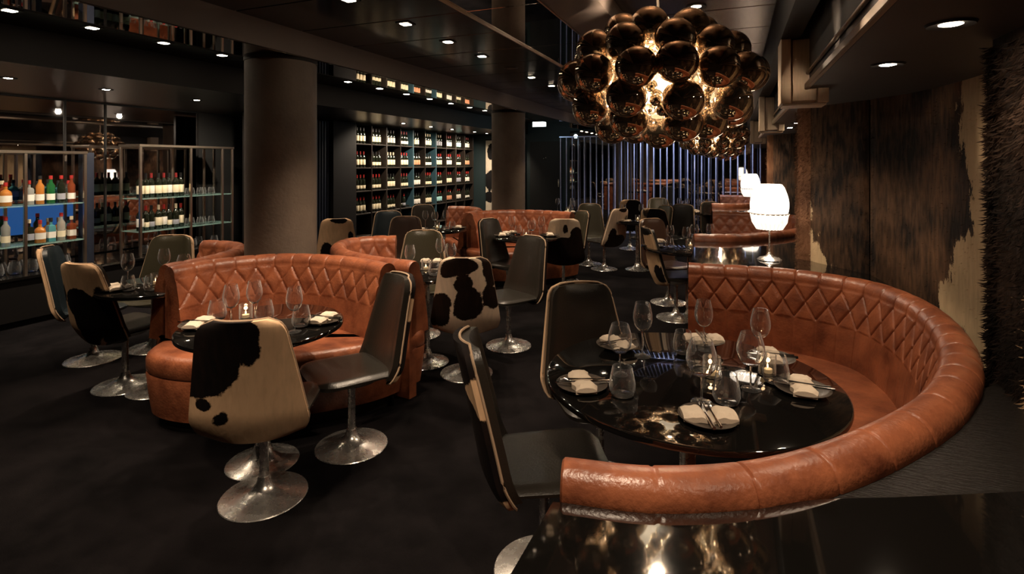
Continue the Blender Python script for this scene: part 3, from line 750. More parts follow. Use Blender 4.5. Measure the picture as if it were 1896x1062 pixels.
chair((-5.05, 2.56), (.68, .73), 'blue_leather', PJ, 'dark blue leather chair at the far left edge, before the bar shelves')
chair((-4.80, 3.42), (.45, -.89), 'olive_leather', PD, 'dark green leather chair between the far left table and the wine display')
chair((-4.46, 6.30), (.60, -.80), 'blue_leather', PD, 'bluish leather chair standing before the wine shelves')
chair((-3.80, 5.74), (.50, -.86), 'brown_leather', PD, 'glossy brown leather chair between the bluish and olive chairs')
chair((-2.85, 4.62), (.40, -.92), 'olive_leather', PD, 'olive leather chair facing the camera across the middle table')
chair((-4.42, 5.2), (-.6, .8), 'black_leather', PJ, 'chair of which only the top shows right of the big column')
chair((-4.62, 7.45), (.8, -.6), 'black_leather', PDK, 'narrow black chair at the left end of the booth by the wine shelves')
chair((-2.2, 8.7), (.2, -.98), 'olive_leather', PDK, 'low-looking olive chair behind the rear round booth')
chair((-1.75, 9.9), (-.2, .98), 'black_leather', PM, 'cream and black cow chair at the back tables, before the railing')
chair((-1.35, 10.6), (.3, -.95), 'olive_leather', PDK, 'grey-olive chair at the back tables, facing the room')
chair((-.40, 9.9), (.6, -.8), 'black_leather', PDK, 'black chair next to the farthest right booth')

# ---------------------------------------------------------------- tables
def table(x, y, r, label, h=.74):
    t = empty('round_table', (x, y, 0), 0, label, 'table', 'round black gloss tables')
    MB().lathe([(0, h-.028), (r-.012, h-.028), (r-.002, h-.022), (r, h-.014), (r-.002, h-.004), (r-.008, h), (0, h)], 96).build('tabletop', M['gloss_black'], t)
    MB().lathe([(.035, .05), (.032, .12), (.032, h-.05), (.10, h-.03)], 28).build('pedestal', M['chrome'], t)
    MB().lathe([(0, 0), (.18, 0), (.184, .003), (.18, .007), (.13, .018), (.09, .032), (.055, .055), (.038, .10)], 48).build('base', M['chrome'], t)
    return t
TB = {}
def tb(key, x, y, r, label): TB[key] = (x, y, r); table(x, y, r, label)
tb('near', -.175, 2.29, .57, 'large round black gloss table inside the near right booth')
tb('left', -2.34, 2.17, .415, 'round black gloss table at the front left booth')
tb('bar', -3.79, 2.58, .36, 'round black gloss table at the far left by the bar shelves')
tb('mid', -2.30, 3.76, .42, 'round black gloss table in the middle, behind the front left booth')
tb('rear', -2.27, 5.95, .40, 'round black gloss table inside the rear booth before the far column')
tb('wine', -3.62, 6.20, .40, 'round black gloss table near the wine shelves')
tb('right', -.42, 5.85, .50, 'round black gloss table inside the second right booth')
tb('back', -1.35, 8.25, .45, 'round black gloss table in the back centre of the room')
tb('deep', -.95, 10.0, .45, 'round black gloss table farthest back by the railing')
tb('far_right', -.42, 10.1, .42, 'round black gloss table at the farthest right booth')
tb('back_left', -2.75, 9.3, .42, 'round black gloss table behind the far column')

TN = {'near': 'near right table', 'left': 'front left table', 'bar': 'far left table by the bar', 'mid': 'middle table', 'rear': 'rear booth table', 'wine': 'table near the wine shelves', 'right': 'second right booth table', 'back': 'back centre table', 'deep': 'farthest back table', 'far_right': 'farthest right booth table', 'back_left': 'table behind the far column'}
# ---- glassware prototypes
def glass_shell(outer, t=.002):
    inner = [(max(0, r-t), z+(t if i == 0 else 0)) for i, (r, z) in enumerate(outer)]
    return outer+inner[::-1]
bowlA = [(.004, .105), (.02, .112), (.034, .130), (.0405, .155), (.040, .178), (.035, .205), (.030, .228)]
bowlB = [(.004, .085), (.024, .090), (.042, .112), (.049, .138), (.046, .165), (.037, .195), (.034, .205)]
G = {}
G['bowl'] = MB().lathe([(0, .105)]+glass_shell(bowlA)+[(0, .107)], 28).mesh('bowl', M['glass'])
G['stem'] = MB().lathe([(.0, .004), (.005, .008), (.0033, .02), (.0033, .095), (.005, .105), (0, .106)], 12).mesh('stem', M['glass'])
G['foot'] = MB().lathe([(0, 0), (.034, 0), (.0345, .0012), (.02, .003), (.006, .008), (0, .009)], 28).mesh('foot', M['glass'])
G['bowl_big'] = MB().lathe([(0, .085)]+glass_shell(bowlB)+[(0, .087)], 28).mesh('bowl', M['glass'])
G['stem_short'] = MB().lathe([(.0, .004), (.005, .008), (.0033, .02), (.0033, .075), (.005, .085), (0, .086)], 12).mesh('stem', M['glass'])
tum = [(.024, .0), (.036, .006), (.043, .022), (.0435, .040), (.038, .070), (.032, .098)]
G['tumbler'] = MB().lathe([(0, 0)]+tum+[(r-.0016, z) for r, z in tum[::-1][:-1]]+[(0, .012)], 28).mesh('tumbler', M['glass'])
tum2 = [(.026, .0), (.030, .004), (.031, .09)]
G['candle_glass'] = MB().lathe([(0, 0)]+[(r*1.15, z*.9) for r, z in tum2]+[((r-.0025)*1.15, z*.9) for r, z in tum2[::-1][:-1]]+[(0, .008)], 28).mesh('cup', M['glass'])
G['candle'] = MB().lathe([(0, .009), (.019, .009), (.019, .024), (.004, .025), (0, .024)], 20).mesh('tealight', M['wax'])
G['flame'] = MB().lathe([(0, .026), (.004, .031), (.0035, .038), (0, .048)], 10).mesh('flame', M['flame'])
pr_ = [(0, 0), (.062, 0), (.085, .006), (.102, .016), (.104, .018), (.101, .0185), (.082, .011), (.06, .006), (0, .005)]
G['plate'] = MB().lathe(pr_, 48).mesh('plate', M['plate'])
# napkin: a folded strip with two raised lobes and a valley for the cutlery
def napkin_mesh(seed):
    rnd = random.Random(seed); V = []; F = []; n, m = 22, 10
    for l in (0, 1):
        for i in range(n+1):
            x = -.088+.176*i/n; t = abs(x)/.088
            hgt = .024*min(1, max(0, (t-.08)/.22))**.6*(1-.25*max(0, t-.8)/.2)+.004
            for j in range(m+1):
                yv = (-.042+.084*j/m)*(1-.06*t); e = min(j, m-j)/2; rr = min(1, e)
                z = (.008+hgt*(.55+.45*rr)+.0012*math.sin(9*x*20+j)+.0008*rnd.random()) if l == 0 else .006+.4*max(0, t-.8)*.03
                V.append((x, yv+.004*math.sin(i*.7+seed), z))
    w = (n+1)*(m+1)
    def q(l, i, j): return l*w+i*(m+1)+j
    for i in range(n):
        for j in range(m): F.append((q(0, i, j), q(0, i+1, j), q(0, i+1, j+1), q(0, i, j+1))); F.append((q(1, i, j), q(1, i, j+1), q(1, i+1, j+1), q(1, i+1, j)))
        F.append((q(0, i, 0), q(1, i, 0), q(1, i+1, 0), q(0, i+1, 0))); F.append((q(0, i, m), q(0, i+1, m), q(1, i+1, m), q(1, i, m)))
    for j in range(m): F.append((q(0, 0, j), q(0, 0, j+1), q(1, 0, j+1), q(1, 0, j))); F.append((q(0, n, j), q(1, n, j), q(1, n, j+1), q(0, n, j+1)))
    return MB().add(V, F).mesh('napkin', M['linen'])
G['napkin'] = [napkin_mesh(s) for s in (1, 2, 3)]
fk = MB()
for k in range(4): fk.tube([(-.0105+.007*k, .052, 0), (-.0095+.0063*k, .075, .002), (-.0095+.0063*k, .095, -.002)], [.0017, .0015, .001], 6)
fk.box(-.012, .012, .040, .055, -.0015, .0015, .001).tube([(0, -.095, 0), (0, -.06, 0), (0, 0, .001), (0, .045, 0)], [.005, .004, .0028, .006], 8)
G['fork'] = fk.mesh('fork', M['steel'])
kn = MB().tube([(0, -.105, 0), (0, -.05, 0), (0, -.005, 0)], [.006, .0055, .0045], 8)
kn.prism([(-.006, -.008), (.006, -.008), (.0075, .06), (.003, .11), (-.004, .105), (-.006, .05)], -.0012, .0012)
G['knife'] = kn.mesh('knife', M['steel'])

def wine_glass(x, y, z, label, big=False, s=1.0):
    t = empty('wine_glass', (x, y, z), random.random()*6, label, 'glass', 'stemmed wine glasses on the tables')
    link('bowl', G['bowl_big' if big else 'bowl'], t); link('stem', G['stem_short' if big else 'stem'], t); link('foot', G['foot'], t)
    t.scale = (s, s, s)
def tumbler(x, y, z, label, s=1.0):
    o = link('tumbler', G['tumbler'], None, (x, y, z)); o.scale = (s, s, s); tag(o, label, 'glass', 'stemless tumblers on the tables')
def candle(x, y, z, label):
    t = empty('tealight_holder', (x, y, z), 0, label, 'candle', 'glass tealight holders')
    link('cup', G['candle_glass'], t); link('tealight', G['candle'], t); link('flame', G['flame'], t)
def setting(x, y, z, rz, where, glasses=()):
    o = link('side_plate', G['plate'], None, (x, y, z), sc=(.94, .94, 1)); tag(o, 'round stone plate '+where, 'plate', 'plates laid on the tables')
    o = link('napkin', random.choice(G['napkin']), None, (x, y, z+.002), (0, 0, rz)); tag(o, 'folded cream napkin '+where, 'napkin', 'cream napkins on the plates')
    c, s = math.cos(rz), math.sin(rz)
    o = link('fork', G['fork'], None, (x+c*.014, y+s*.014, z+.026), (.02, 0, rz)); tag(o, 'steel fork '+where, 'fork', 'forks on the napkins')
    o = link('knife', G['knife'], None, (x-c*.010, y-s*.010, z+.0265), (.02, 0, rz)); tag(o, 'steel knife '+where, 'knife', 'knives on the napkins')
Z = .7402
def rel(key, dx, dy): return TB[key][0]+dx, TB[key][1]+dy
def pxy(px, py, key, h=.745, keep=.09, k=1.0):
    x, y = at(px, py, h); cx, cy, r = TB[key]; dx, dy = (x-cx)*k, (y-cy)*k; d = math.hypot(dx, dy); lim = r-keep
    if d > lim: dx, dy = dx*lim/d, dy*lim/d
    return cx+dx, cy+dy
CAMR = PSI                       # plan angle of the picture's right-hand direction
for (px, py, rz, w) in [(1070, 715, CAMR+.1+PI/2, 'at the left edge of the near right table'), (1143, 640, CAMR+.5+PI/2, 'at left rear of the near right table by black chair'), (1308, 620, CAMR-.1, 'at the far side of the near right table'), (1478, 655, CAMR+PI/2-.25, 'at the right rear of the near right table'), (1486, 722, CAMR+PI/2-.35, 'at the right edge of the near right table'), (1311, 775, CAMR-.08, 'at the near right table side closest to camera')]:
    x, y = pxy(px, py, 'near', keep=.115); setting(x, y, Z, rz, w)
for (px, py, big, s, w) in [(1190, 657, False, 1.05, 'tall wine glass standing alone on the left part of the near right table'), (1303, 645, False, 1.0, 'tall wine glass before the far plate on the near right table'), (1299, 742, True, 1.1, 'round-bowled wine glass behind the closest plate on the near right table'), (1148, 690, True, 1.0, 'large wine glass behind the left tumbler on the near right table'), (1408, 668, False, 1.0, 'rearmost wine glass in the right cluster on the near right table'), (1390, 718, True, 1.05, 'large wine glass in front of the right cluster on the near right table')]:
    x, y = pxy(px, py, 'near', keep=.05); wine_glass(x, y, Z, w, big, s)
for (px, py, s, w) in [(1152, 730, 1.12, 'stemless tumbler at the left of the near right table'), (1265, 652, 1.05, 'stemless tumbler left of the far plate on the near right table'), (1345, 744, 1.1, 'stemless tumbler in the centre front of the near right table'), (1436, 706, 1.15, 'stemless tumbler by the right plates on the near right table')]:
    x, y = pxy(px, py, 'near', keep=.05); tumbler(x, y, Z, w, s)
x, y = pxy(1318, 694, 'near'); candle(x, y, Z, 'lit tealight holder in the centre of the near right table')
x, y = pxy(1420, 690, 'near'); candle(x, y, Z, 'lit tealight holder between the right glasses on the near right table')
CANDLES = [(*pxy(1318, 694, 'near'), .8), (*pxy(1420, 690, 'near'), .8)]
# front left table
for (px, py, rz, w) in [(362, 603, CAMR+PI/2, 'at the left edge of the front left table'), (604, 594, CAMR+PI/2-.2, 'at the right edge of the front left table')]:
    x, y = pxy(px, py, 'left', keep=.10); setting(x, y, Z, rz, w)
for (px, py, big, w) in [(428, 606, False, 'left wine glass on the front left table'), (471, 596, False, 'middle wine glass on the front left table'), (545, 612, False, 'right wine glass on the front left table')]:
    x, y = pxy(px, py, 'left', keep=.06); wine_glass(x, y, Z, w, big)
for (px, py, w) in [(490, 590, 'tumbler by the candle on the front left table'), (558, 602, 'tumbler beside the right wine glass on the front left table'), (402, 590, 'tumbler at the left on the front left table')]:
    x, y = pxy(px, py, 'left', keep=.06); tumbler(x, y, Z, w, 1.1)
x, y = pxy(455, 588, 'left'); candle(x, y, Z, 'tealight holder on the front left table'); CANDLES.append((x, y, .8))
# other tables: settings by plan angle
def lay(key, plates, glasses, tumblers, cands=1):
    cx, cy, r = TB[key]; nm = TN[key]
    words = {0: 'right', 90: 'far', 180: 'left', 270: 'near', 45: 'far right', 135: 'far left', 225: 'near left', 315: 'near right'}
    for a in plates:
        q = A_(a)+CAMR; setting(cx+math.cos(q)*(r-.12), cy+math.sin(q)*(r-.12), Z, q+PI/2 if a % 180 else q+PI/2, 'at the %s side of the %s' % (words[a], nm))
    for i, a in enumerate(glasses):
        q = A_(a)+CAMR+.3; rr = r*.48; wine_glass(cx+math.cos(q)*rr, cy+math.sin(q)*rr, Z, 'tall wine glass at the %s of the %s' % (words[a], nm), i % 3 == 2)
    for a in tumblers:
        q = A_(a)+CAMR-.35; rr = r*.55; tumbler(cx+math.cos(q)*rr, cy+math.sin(q)*rr, Z, 'stemless tumbler at the %s of the %s' % (words[a], nm), 1.05)
    if cands: candle(cx, cy, Z, 'tealight holder in the centre of the '+nm); CANDLES.append((cx, cy, .8))
lay('bar', [225, 90], [180, 90, 0], [270, 315, 0])
lay('mid', [180, 90], [225, 45, 0], [225, 315, 0])
lay('rear', [180, 135, 0], [135, 0, 270], [135, 45])
lay('wine', [0, 225], [135, 45, 90], [0])
lay('right', [180, 135, 0], [180, 225, 45, 0], [225, 90])
lay('back', [180, 225, 0], [135, 45, 270], [0, 225])
lay('deep', [180, 270, 0], [135, 45, 270, 0], [90])
lay('far_right', [180, 225], [180, 45, 90], [270])
lay('back_left', [270, 0], [135, 45, 270], [90])
for (x, y, z) in CANDLES[:3]: point((x, y, z), .25, .01, (1, .6, .3))

# ---------------------------------------------------------------- table lamps on the counters
def lamp(x, y, z, label):
    t = empty('table_lamp', (x, y, z), 0, label, 'lamp', 'white petal table lamps')
    MB().lathe([(0, 0), (.085, 0), (.088, .004), (.07, .018), (.03, .03), (.014, .045), (.010, .06)], 36).build('base', M['chrome'], t)
    MB().lathe([(.008, .04), (.006, .10), (.006, .40)], 14).build('stem', M['chrome'], t)
    sh = MB().tube([(.129*math.cos(a), .129*math.sin(a), .352) for a in np.linspace(0, 2*PI, 33)[:-1]], .006, 6, True).build('shade', M['cord'], t)
    for k in range(12):                        # curved petals of the shade
        V = []; F = []; n = 10
        for i in range(n+1):
            f = i/n; zz = .345+.23*f; r = .092+.038*math.sin(PI*min(1, .25+f*.78))
            if f > .9: r -= .012*(f-.9)/.1
            for s in (-1, 0, 1):
                a = 2*PI*k/12+s*(PI/12)*.95; rr = r+(.006 if s == 0 else 0); V.append((rr*math.cos(a), rr*math.sin(a), zz))
            for s in (1, 0, -1):
                a = 2*PI*k/12+s*(PI/12)*.95; rr = r-.004; V.append((rr*math.cos(a), rr*math.sin(a), zz))
        for i in range(n):
            for j in range(6):
                j2 = (j+1) % 6; F.append((i*6+j, i*6+j2, i*6+6+j2, i*6+6+j))
        F += [tuple(range(6))[::-1], tuple(n*6+j for j in range(6))]
        MB().add(V, F).build('shade_petal', M['lamp_shade'], sh)
    for k in range(24):                        # hanging fringe rods below the band
        a = 2*PI*k/24
        MB().tube([(.125*math.cos(a), .125*math.sin(a), .355), (.112*math.cos(a), .112*math.sin(a), .29), (.082*math.cos(a), .082*math.sin(a), .24)], .0135, 6).build('fringe_rod', M['lamp_shade_low'], sh)
lamp(.245, 4.54, .8655, 'nearest white glowing petal table lamp on the black counter')
lamp(.22, 8.85, .8655, 'second white glowing petal table lamp, partly behind the nearest')
point((.245, 4.54, 1.22), 9, .10, (1, .8, .6)); point((.22, 8.85, 1.22), 9, .10, (1, .8, .6))

# ---------------------------------------------------------------- back: mirror, railing, door, hide panel, exit sign
t = empty('wall_mirror', (-1.45, 13.04, 0), 0, 'tall dark mirror wall behind the steel bar railing', 'mirror')
for k in range(4): MB().box(-2.35+k*1.18, -2.35+k*1.18+1.172, -.03, 0, .05, 2.4, .003).build('mirror_panel', M['dark_mirror'], t, smooth=False)
t = empty('bar_railing', (-3.85, 12.4, 0), 0, 'tall screen of slim blue-grey steel bars across the back', 'railing')
barm = MB().tube([(0, 0, .03), (0, 0, 2.22)], .014, 10).mesh('bar', M['rail'])
for k in range(31): link('bar', barm, t, (.145*k, 0, 0))
MB().box(-.03, 4.40, -.02, .02, 2.21, 2.24, .004).build('top_rail', M['rail'], t)
MB().box(-.03, 4.40, -.02, .02, .0, .035, .004).build('bottom_rail', M['rail'], t)
t = empty('hide_panel_picture', (-5.55, 13.03, 0), 0, 'black and white cowhide panel beside the wine shelves at the back', 'wall panel')
V = []; F = []; pv = []; n = 40
for l in (0, 1):
    for i in range(n+1):
        for j in range(n+1):
            x = -.55+1.1*i/n; z = .35+1.85*j/n
            V.append((x, -.05 if l == 0 else 0, z)); pv.append(blobs(x, z, [(-.3, 1.9, .2, .25), (.40, 1.85, .2, .35), (-.38, 1.15, .22, .25), (.35, 1.0, .28, .5), (.05, 1.2, .12, .08), (-.45, .7, .15, .15)]))
w_ = (n+1)**2
for i in range(n):
    for j in range(n):
        F.append((i*(n+1)+j, (i+1)*(n+1)+j, (i+1)*(n+1)+j+1, i*(n+1)+j+1)); F.append(tuple(w_+k for k in (i*(n+1)+j, i*(n+1)+j+1, (i+1)*(n+1)+j+1, (i+1)*(n+1)+j)))
def rimf(a, b): F.append((a, b, b+w_, a+w_))
for i in range(n): rimf(i*(n+1), (i+1)*(n+1)); rimf(i*(n+1)+n, (i+1)*(n+1)+n); rimf(i, i+1); rimf(n*(n+1)+i, n*(n+1)+i+1)
me = MB().add(V, F).mesh('hide', M['cow_wall_black']); set_patch(me, pv); link('hide', me, t)
MB().box(-.58, .58, -.03, 0, .31, .35, .003).build('frame_rail', M['matte_black'], t); MB().box(-.58, .58, -.03, 0, 2.2, 2.24, .003).build('frame_rail', M['matte_black'], t)
spot((-5.4, 12.3, 2.3), 22, 90, .8, NEUT, (-5.5, 13, 1.2))
d = struct(bx('door_1', M['wall'], -4.85, -4.02, 12.99, 13.05, 0, 2.15, bev=.004))
MB().tube([(-4.45+.035*math.cos(a), 12.985, 1.73+.035*math.sin(a)) for a in np.linspace(0, 2*PI, 25)[:-1]], .005, 6, True).build('ring_emblem', M['steel'], d)
MB().box(-4.10, -4.06, 12.96, 12.99, 1.0, 1.2, .004).build('door_handle', M['steel'], d)
t = empty('exit_sign', (-4.1, 11.6, 2.42), PSI*0, 'small bright lit exit sign hanging at the back ceiling', 'sign')
MB().box(-.17, .17, -.02, .02, 0, .13, .005).build('housing', M['steel'], t)
MB().box(-.16, .16, -.026, -.02, .01, .12, .002).build('lit_panel', M['exit'], t)
MB().tube([(0, 0, .13), (0, 0, .25)], .006, 6).build('hanger', M['steel'], t)
point((-4.1, 11.4, 2.35), 5, .05, (.7, .95, 1))
spot((-1.6, 11.9, 2.55), 60, 120, .8, (.75, .82, 1), (-1.6, 12.4, 1.0)); spot((-3.2, 11.7, 2.55), 50, 120, .8, (.75, .82, 1), (-3.2, 12.4, 1.0)); spot((-.2, 11.8, 2.4), 40, 120, .8, (.75, .82, 1), (-.3, 12.4, 1.0))

# ---------------------------------------------------------------- wine shelves on the left
wx = -6.45; WY0, WY1 = 8.1, 12.95
NC = 10; cw = (WY1-WY0)/NC
cab = empty('wine_shelving', (wx, WY0, 0), 0, 'tall dark wine shelving filled with labelled bottles', 'shelving')
bx('back_panel', M['matte_black'], -.40, -.36, 0, WY1-WY0, .0, 2.32, parent=cab)
SH = [.23, .655, 1.08, 1.52, 1.97]                 # shelf heights (bottle rows stand on the last four)
for k in range(NC+1):
    wide = .035 if k % 2 == 0 else .016
    MB().box(-.37, 0, k*cw-wide/2, k*cw+wide/2, 0, 2.32, .003).build('upright', M['shelf_blue' if k in (4, 6) else 'shelf_wood'], cab, False)
shm = MB().box(-.36, -.004, -cw/2+.018, cw/2-.018, -.022, 0, .003).mesh('shelf', M['shelf_wood'], False)
for k in range(NC):
    for h in SH: link('shelf', shm, cab, (0, (k+.5)*cw, h))
bx('side_casing', M['matte_black'], -.5, .02, -.62, -.02, 0, 2.34, parent=cab)
def bottle_me(kind, glassm):
    if kind == 'wine': pf = [(0, 0), (.036, 0), (.038, .004), (.038, .185), (.034, .205), (.018, .232), (.0145, .245), (.0145, .262)]
    return MB().lathe(pf, 18).mesh('bottle_body', glassm)
BT = {'body': bottle_me('wine', M['wine_glass_dark'])}
for c in ('cap_red', 'cap_black', 'cap_dark_red', 'cap_cream'): BT[c] = MB().lathe([(.0155, .245), (.0158, .300), (.0165, .303), (0, .304)], 14).mesh('capsule', M[c])
for c in ('label_cream', 'label_white', 'label_orange', 'label_grey', 'label_aqua'):
    BT[c] = MB().lathe([(.0384, .05), (.0388, .051), (.0388, .149), (.0384, .15)], 18).mesh('paper_label', M[c])
    BT[c+'_low'] = MB().lathe([(.0384, .04), (.0388, .041), (.0388, .100), (.0384, .101)], 18).mesh('paper_label', M[c])
spec = [  # per row from the top: (capsule, label) for ten cells
    [('cap_black', 'label_cream'), ('cap_black', 'label_cream'), ('cap_black', 'label_white'), ('cap_dark_red', 'label_white_low'), ('cap_black', 'label_cream'), ('cap_cream', 'label_cream'), ('cap_cream', 'label_grey'), ('cap_dark_red', 'label_white'), ('cap_black', 'label_aqua'), ('cap_dark_red', 'label_white')],
    [('cap_dark_red', 'label_cream'), ('cap_black', 'label_cream_low'), ('cap_cream', 'label_cream'), ('cap_red', 'label_cream'), ('cap_black', 'label_orange'), ('cap_black', 'label_white_low'), ('cap_red', 'label_cream'), ('cap_red', 'label_white'), ('cap_red', 'label_cream_low'), ('cap_black', 'label_orange')],
    [('cap_red', 'label_cream_low'), ('cap_red', 'label_cream_low'), ('cap_black', 'label_cream'), ('cap_dark_red', 'label_cream_low'), ('cap_black', 'label_white'), ('cap_red', 'label_cream_low'), ('cap_red', 'label_cream_low'), ('cap_dark_red', 'label_cream'), ('cap_red', 'label_grey'), ('cap_red', 'label_white')],
    [('cap_red', 'label_cream'), ('cap_red', 'label_cream'), ('cap_dark_red', 'label_cream_low'), ('cap_red', 'label_grey_low'), ('cap_black', 'label_white'), ('cap_black', 'label_cream'), ('cap_red', 'label_aqua'), ('cap_red', 'label_orange'), ('cap_red', 'label_white'), ('cap_black', 'label_white_low')]]
rown = ['top row', 'second row', 'third row', 'fourth row']; pos3 = ['left', 'middle', 'right']
capw = {'cap_red': 'red-capped', 'cap_black': 'black-capped', 'cap_dark_red': 'dark red capped', 'cap_cream': 'cream-capped'}
def bottle(x, y, z, cap, lab, label, group, rot=(0, 0, 0), loc=None):
    t = empty('wine_bottle', (x, y, z), 0, label, 'bottle', group); t.rotation_euler = rot
    link('bottle_body', BT['body'], t); link('capsule', BT[cap], t); link('paper_label', BT[lab], t)
for r in range(4):
    h = SH[4-r]
    for c in range(NC):
        cap, lab = spec[r][c]; n = 1 if (r, c) == (3, 3) else (2 if (r, c) == (0, 4) else 3)
        for b in range(n):
            yy = WY0+(c+.5)*cw+(b-(n-1)/2)*.098; xx = wx-.09
            lw = lab.replace('label_', '').replace('_low', '')
            bottle(xx, yy, h+.001, cap, lab, '%s bottle, %s label, %s in %s cell of wine shelving %s' % (capw[cap], lw, pos3[b] if n > 1 else 'single', ordw(c), rown[r]), 'bottles in the wine shelving')
for c in range(NC):
    for b in range(2):
        bottle(wx-.30, WY0+(c+.5)*cw+(b-.5)*.12, SH[1]+.04, 'cap_black', 'label_white', 'wine bottle lying down, %s of two in %s cell of low shelf' % (['left', 'right'][b], ordw(c)), 'bottles in the wine shelving', (0, PI/2, 0))

# ---------------------------------------------------------------- bar shelves at the left
bxm = -6.6
t = empty('wall_mirror', (-7.28, 3.6, 0), 0, 'mirror panels behind the bar shelves at the left', 'mirror')
ymir = [.4, 2.0, 3.86, 4.30, 5.55]
for a, b in zip(ymir[:-1], ymir[1:]): MB().box(0, .02, a-3.6, b-3.6-.008, .5, 2.33, .003).build('mirror_panel', M['dark_mirror'], t, smooth=False)
for yv in ymir[1:]: MB().box(0, .035, yv-3.6-.012, yv-3.6+.006, .5, 2.33).build('joint_strip', M['matte_black'], t, smooth=False)
cb = empty('bar_cabinet', (-6.9, 3.4, 0), 0, 'long low black cabinet carrying the bar shelves at left', 'cabinet')
MB().box(-.35, .45, -3.2, 2.2, .06, .46, .004).build('body', M['matte_black'], cb, False); MB().box(-.36, .47, -3.22, 2.22, .46, .49, .004).build('top', M['gloss_black'], cb, False)
MB().box(-.35, .40, -3.2, 2.2, 0, .06).build('plinth', M['matte_black'], cb, False)
def unit(y0, y1, ztop, shelves, label, posts):
    u = empty('bar_shelf_unit', (bxm, y0, .49), 0, label, 'shelf unit', 'steel and glass bar shelf units')
    for yp in posts:
        for xp in (0, -.36): MB().box(xp-.014, xp+.014, yp-y0-.014, yp-y0+.014, 0, ztop-.49, .003).build('post', M['brass_steel'], u, False)
    MB().box(-.38, .02, -.02, y1-y0+.02, ztop-.49, ztop-.46, .003).build('top_frame', M['brass_steel'], u, False)
    for h in shelves: MB().box(-.36, .0, .0, y1-y0, h-.49, h-.49+.012, .002).build('glass_shelf', M['shelf_glass'], u, False)
unit(2.15, 3.70, 1.70, (.76, 1.16), 'steel and glass liquor shelf unit at the far left edge', (2.15, 3.16, 3.70))
unit(4.30, 5.58, 1.80, (.76, 1.16), 'steel and glass shelf unit with wine bottles and tumblers, left of the column', (4.30, 4.95, 5.42, 5.58))
def spirit_me():
    out = []
    prof = {'tall': [(0, 0), (.034, 0), (.036, .004), (.036, .19), (.016, .225), (.014, .26)], 'squat': [(0, 0), (.046, 0), (.049, .006), (.049, .12), (.04, .145), (.016, .165), (.014, .20)],
            'square': [(0, 0), (.042, 0), (.044, .005), (.044, .155), (.036, .17), (.015, .178), (.014, .215)]}
    capz = {'tall': .26, 'squat': .20, 'square': .215}
    for k, pf in prof.items():
        for g in ('green_glass', 'amber_glass', 'amber_glass', 'red_glass', 'clear_bottle', 'clear_bottle', 'blue_glass', 'wine_glass_dark'):
            out.append((k, g, MB().lathe(pf, 4 if k == 'square' else 18).mesh('bottle_body', M[g]),
                        MB().lathe([(0, capz[k]-.002), (.017, capz[k]-.002), (.017, capz[k]+.035), (0, capz[k]+.036)], 12).mesh('stopper', M[random.choice(['cap_black', 'cap_red', 'cap_cream'])]),
                        MB().lathe([(pf[3][0]+.0006, .04), (pf[3][0]+.0006, .105)], 4 if k == 'square' else 18).mesh('paper_label', M[random.choice(['label_cream', 'label_white', 'label_grey'])])))
    return out
SPI = spirit_me(); gw_ = {'green_glass': 'green', 'amber_glass': 'amber', 'red_glass': 'red', 'clear_bottle': 'clear', 'blue_glass': 'aqua', 'wine_glass_dark': 'dark'}
def spirits(y0, y1, z, n, where):
    for i in range(n):
        k, g, b, s, l = random.choice(SPI); nf = (n+1)//2; fr_ = i < nf; j = i if fr_ else i-nf; sp = (y1-y0)/nf; yy = y0+sp*(j+.5)+(0 if fr_ else .5*sp+.08)-(.02 if fr_ else 0); xx = bxm-.08-(0 if fr_ else .15)
        t = empty('liquor_bottle', (xx, yy, z), PI/4, '%s %s liquor bottle, %s from left %s' % (k, gw_[g], ordw(i), where), 'bottle', 'liquor bottles on the bar shelves')
        link('bottle_body', b, t); link('stopper', s, t); link('paper_label', l, t)
spirits(2.62, 3.12, 1.174, 7, 'on upper shelf by the frame edge'); spirits(3.20, 3.68, 1.174, 9, 'on upper glass shelf, second bay')
spirits(2.62, 3.12, .774, 7, 'on lower shelf by the frame edge'); spirits(3.20, 3.68, .774, 9, 'on lower glass shelf, second bay')
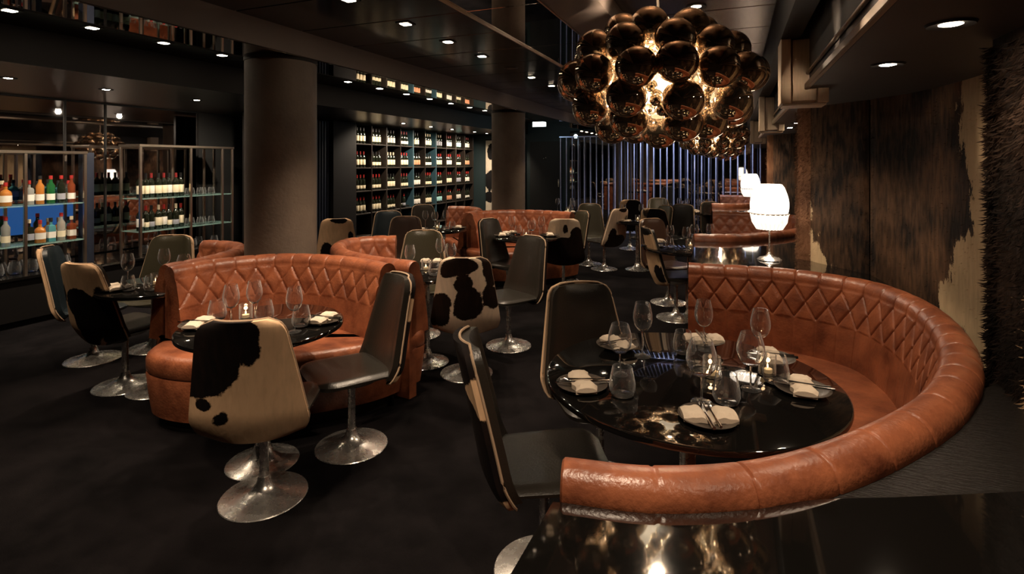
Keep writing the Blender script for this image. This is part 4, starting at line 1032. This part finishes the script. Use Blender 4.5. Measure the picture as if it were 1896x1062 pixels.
for r, (z, wd) in enumerate([(1.174, 'upper'), (.774, 'lower')]):
    for i in range(8):
        bottle(bxm-.10-.012*(i % 3), 4.36+i*.076, z, ['cap_dark_red', 'cap_black'][i % 2] if r == 0 else ['cap_cream', 'cap_red', 'cap_black'][i % 3], ['label_cream', 'label_cream', 'label_white'][i % 3] if r == 0 else ['label_white', 'label_cream_low', 'label_grey_low', 'label_cream'][i % 4], 'wine bottle %s from left on %s shelf of the wine display' % (ordw(i), wd), 'wine bottles on the bar shelf unit')
    for i in range(5):
        tumbler(bxm-.10-.06*(i % 2), 4.99+i*.085, z, 'clear tumbler, %s from left on the %s glass shelf by the column' % (ordw(i), wd))
for i in range(7): tumbler(bxm-.08-.1*(i % 2), 4.40+i*.16, .491, 'tumbler on the bar cabinet, %s from left, below the wine display' % ordw(i), 1.1)
for i in range(14): tumbler(bxm-.06-.1*(i % 2), 2.68+i*.07, .491, 'water glass in the bottom row of the liquor unit, %s from the left' % ordw(i), 1.25)
t = empty('wall_screen', (-7.25, 3.2, .80), 0, 'lit blue and pink screen glowing behind the liquor shelf', 'screen')  # glowing panel added for a TV's reflection in the bar mirror
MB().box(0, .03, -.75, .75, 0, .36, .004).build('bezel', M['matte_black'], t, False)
MB().box(.03, .034, -.72, -.0, .02, .34).build('display', M['screen_cyan'], t, False); MB().box(.034, .036, -.30, -.02, .10, .24).build('display_band', M['screen_pink'], t, False); MB().box(.03, .034, .0, .72, .02, .34).build('display', M['screen_blue'], t, False)  # panes coloured like the reflected TV glow
struct(bx('wall_pier', M['slat_blue'], -6.80, -6.72, 3.745, 3.86, .49, 1.72))
# dark slatted wall between bar and wine shelving
t = empty('slatted_partition', (-6.5, 5.72, 0), 0, 'dark blue-black slatted partition behind the big column', 'partition')
MB().box(-.06, -.02, 0, 1.72, 0, 2.33).build('backing', M['matte_black'], t, False)
slm = MB().box(-.02, .015, -.018, .018, .02, 2.32, .003).mesh('slat', M['slat_blue'], False)
for k in range(26): link('slat', slm, t, (0, .04+k*.066, 0))
print('triangles ready')
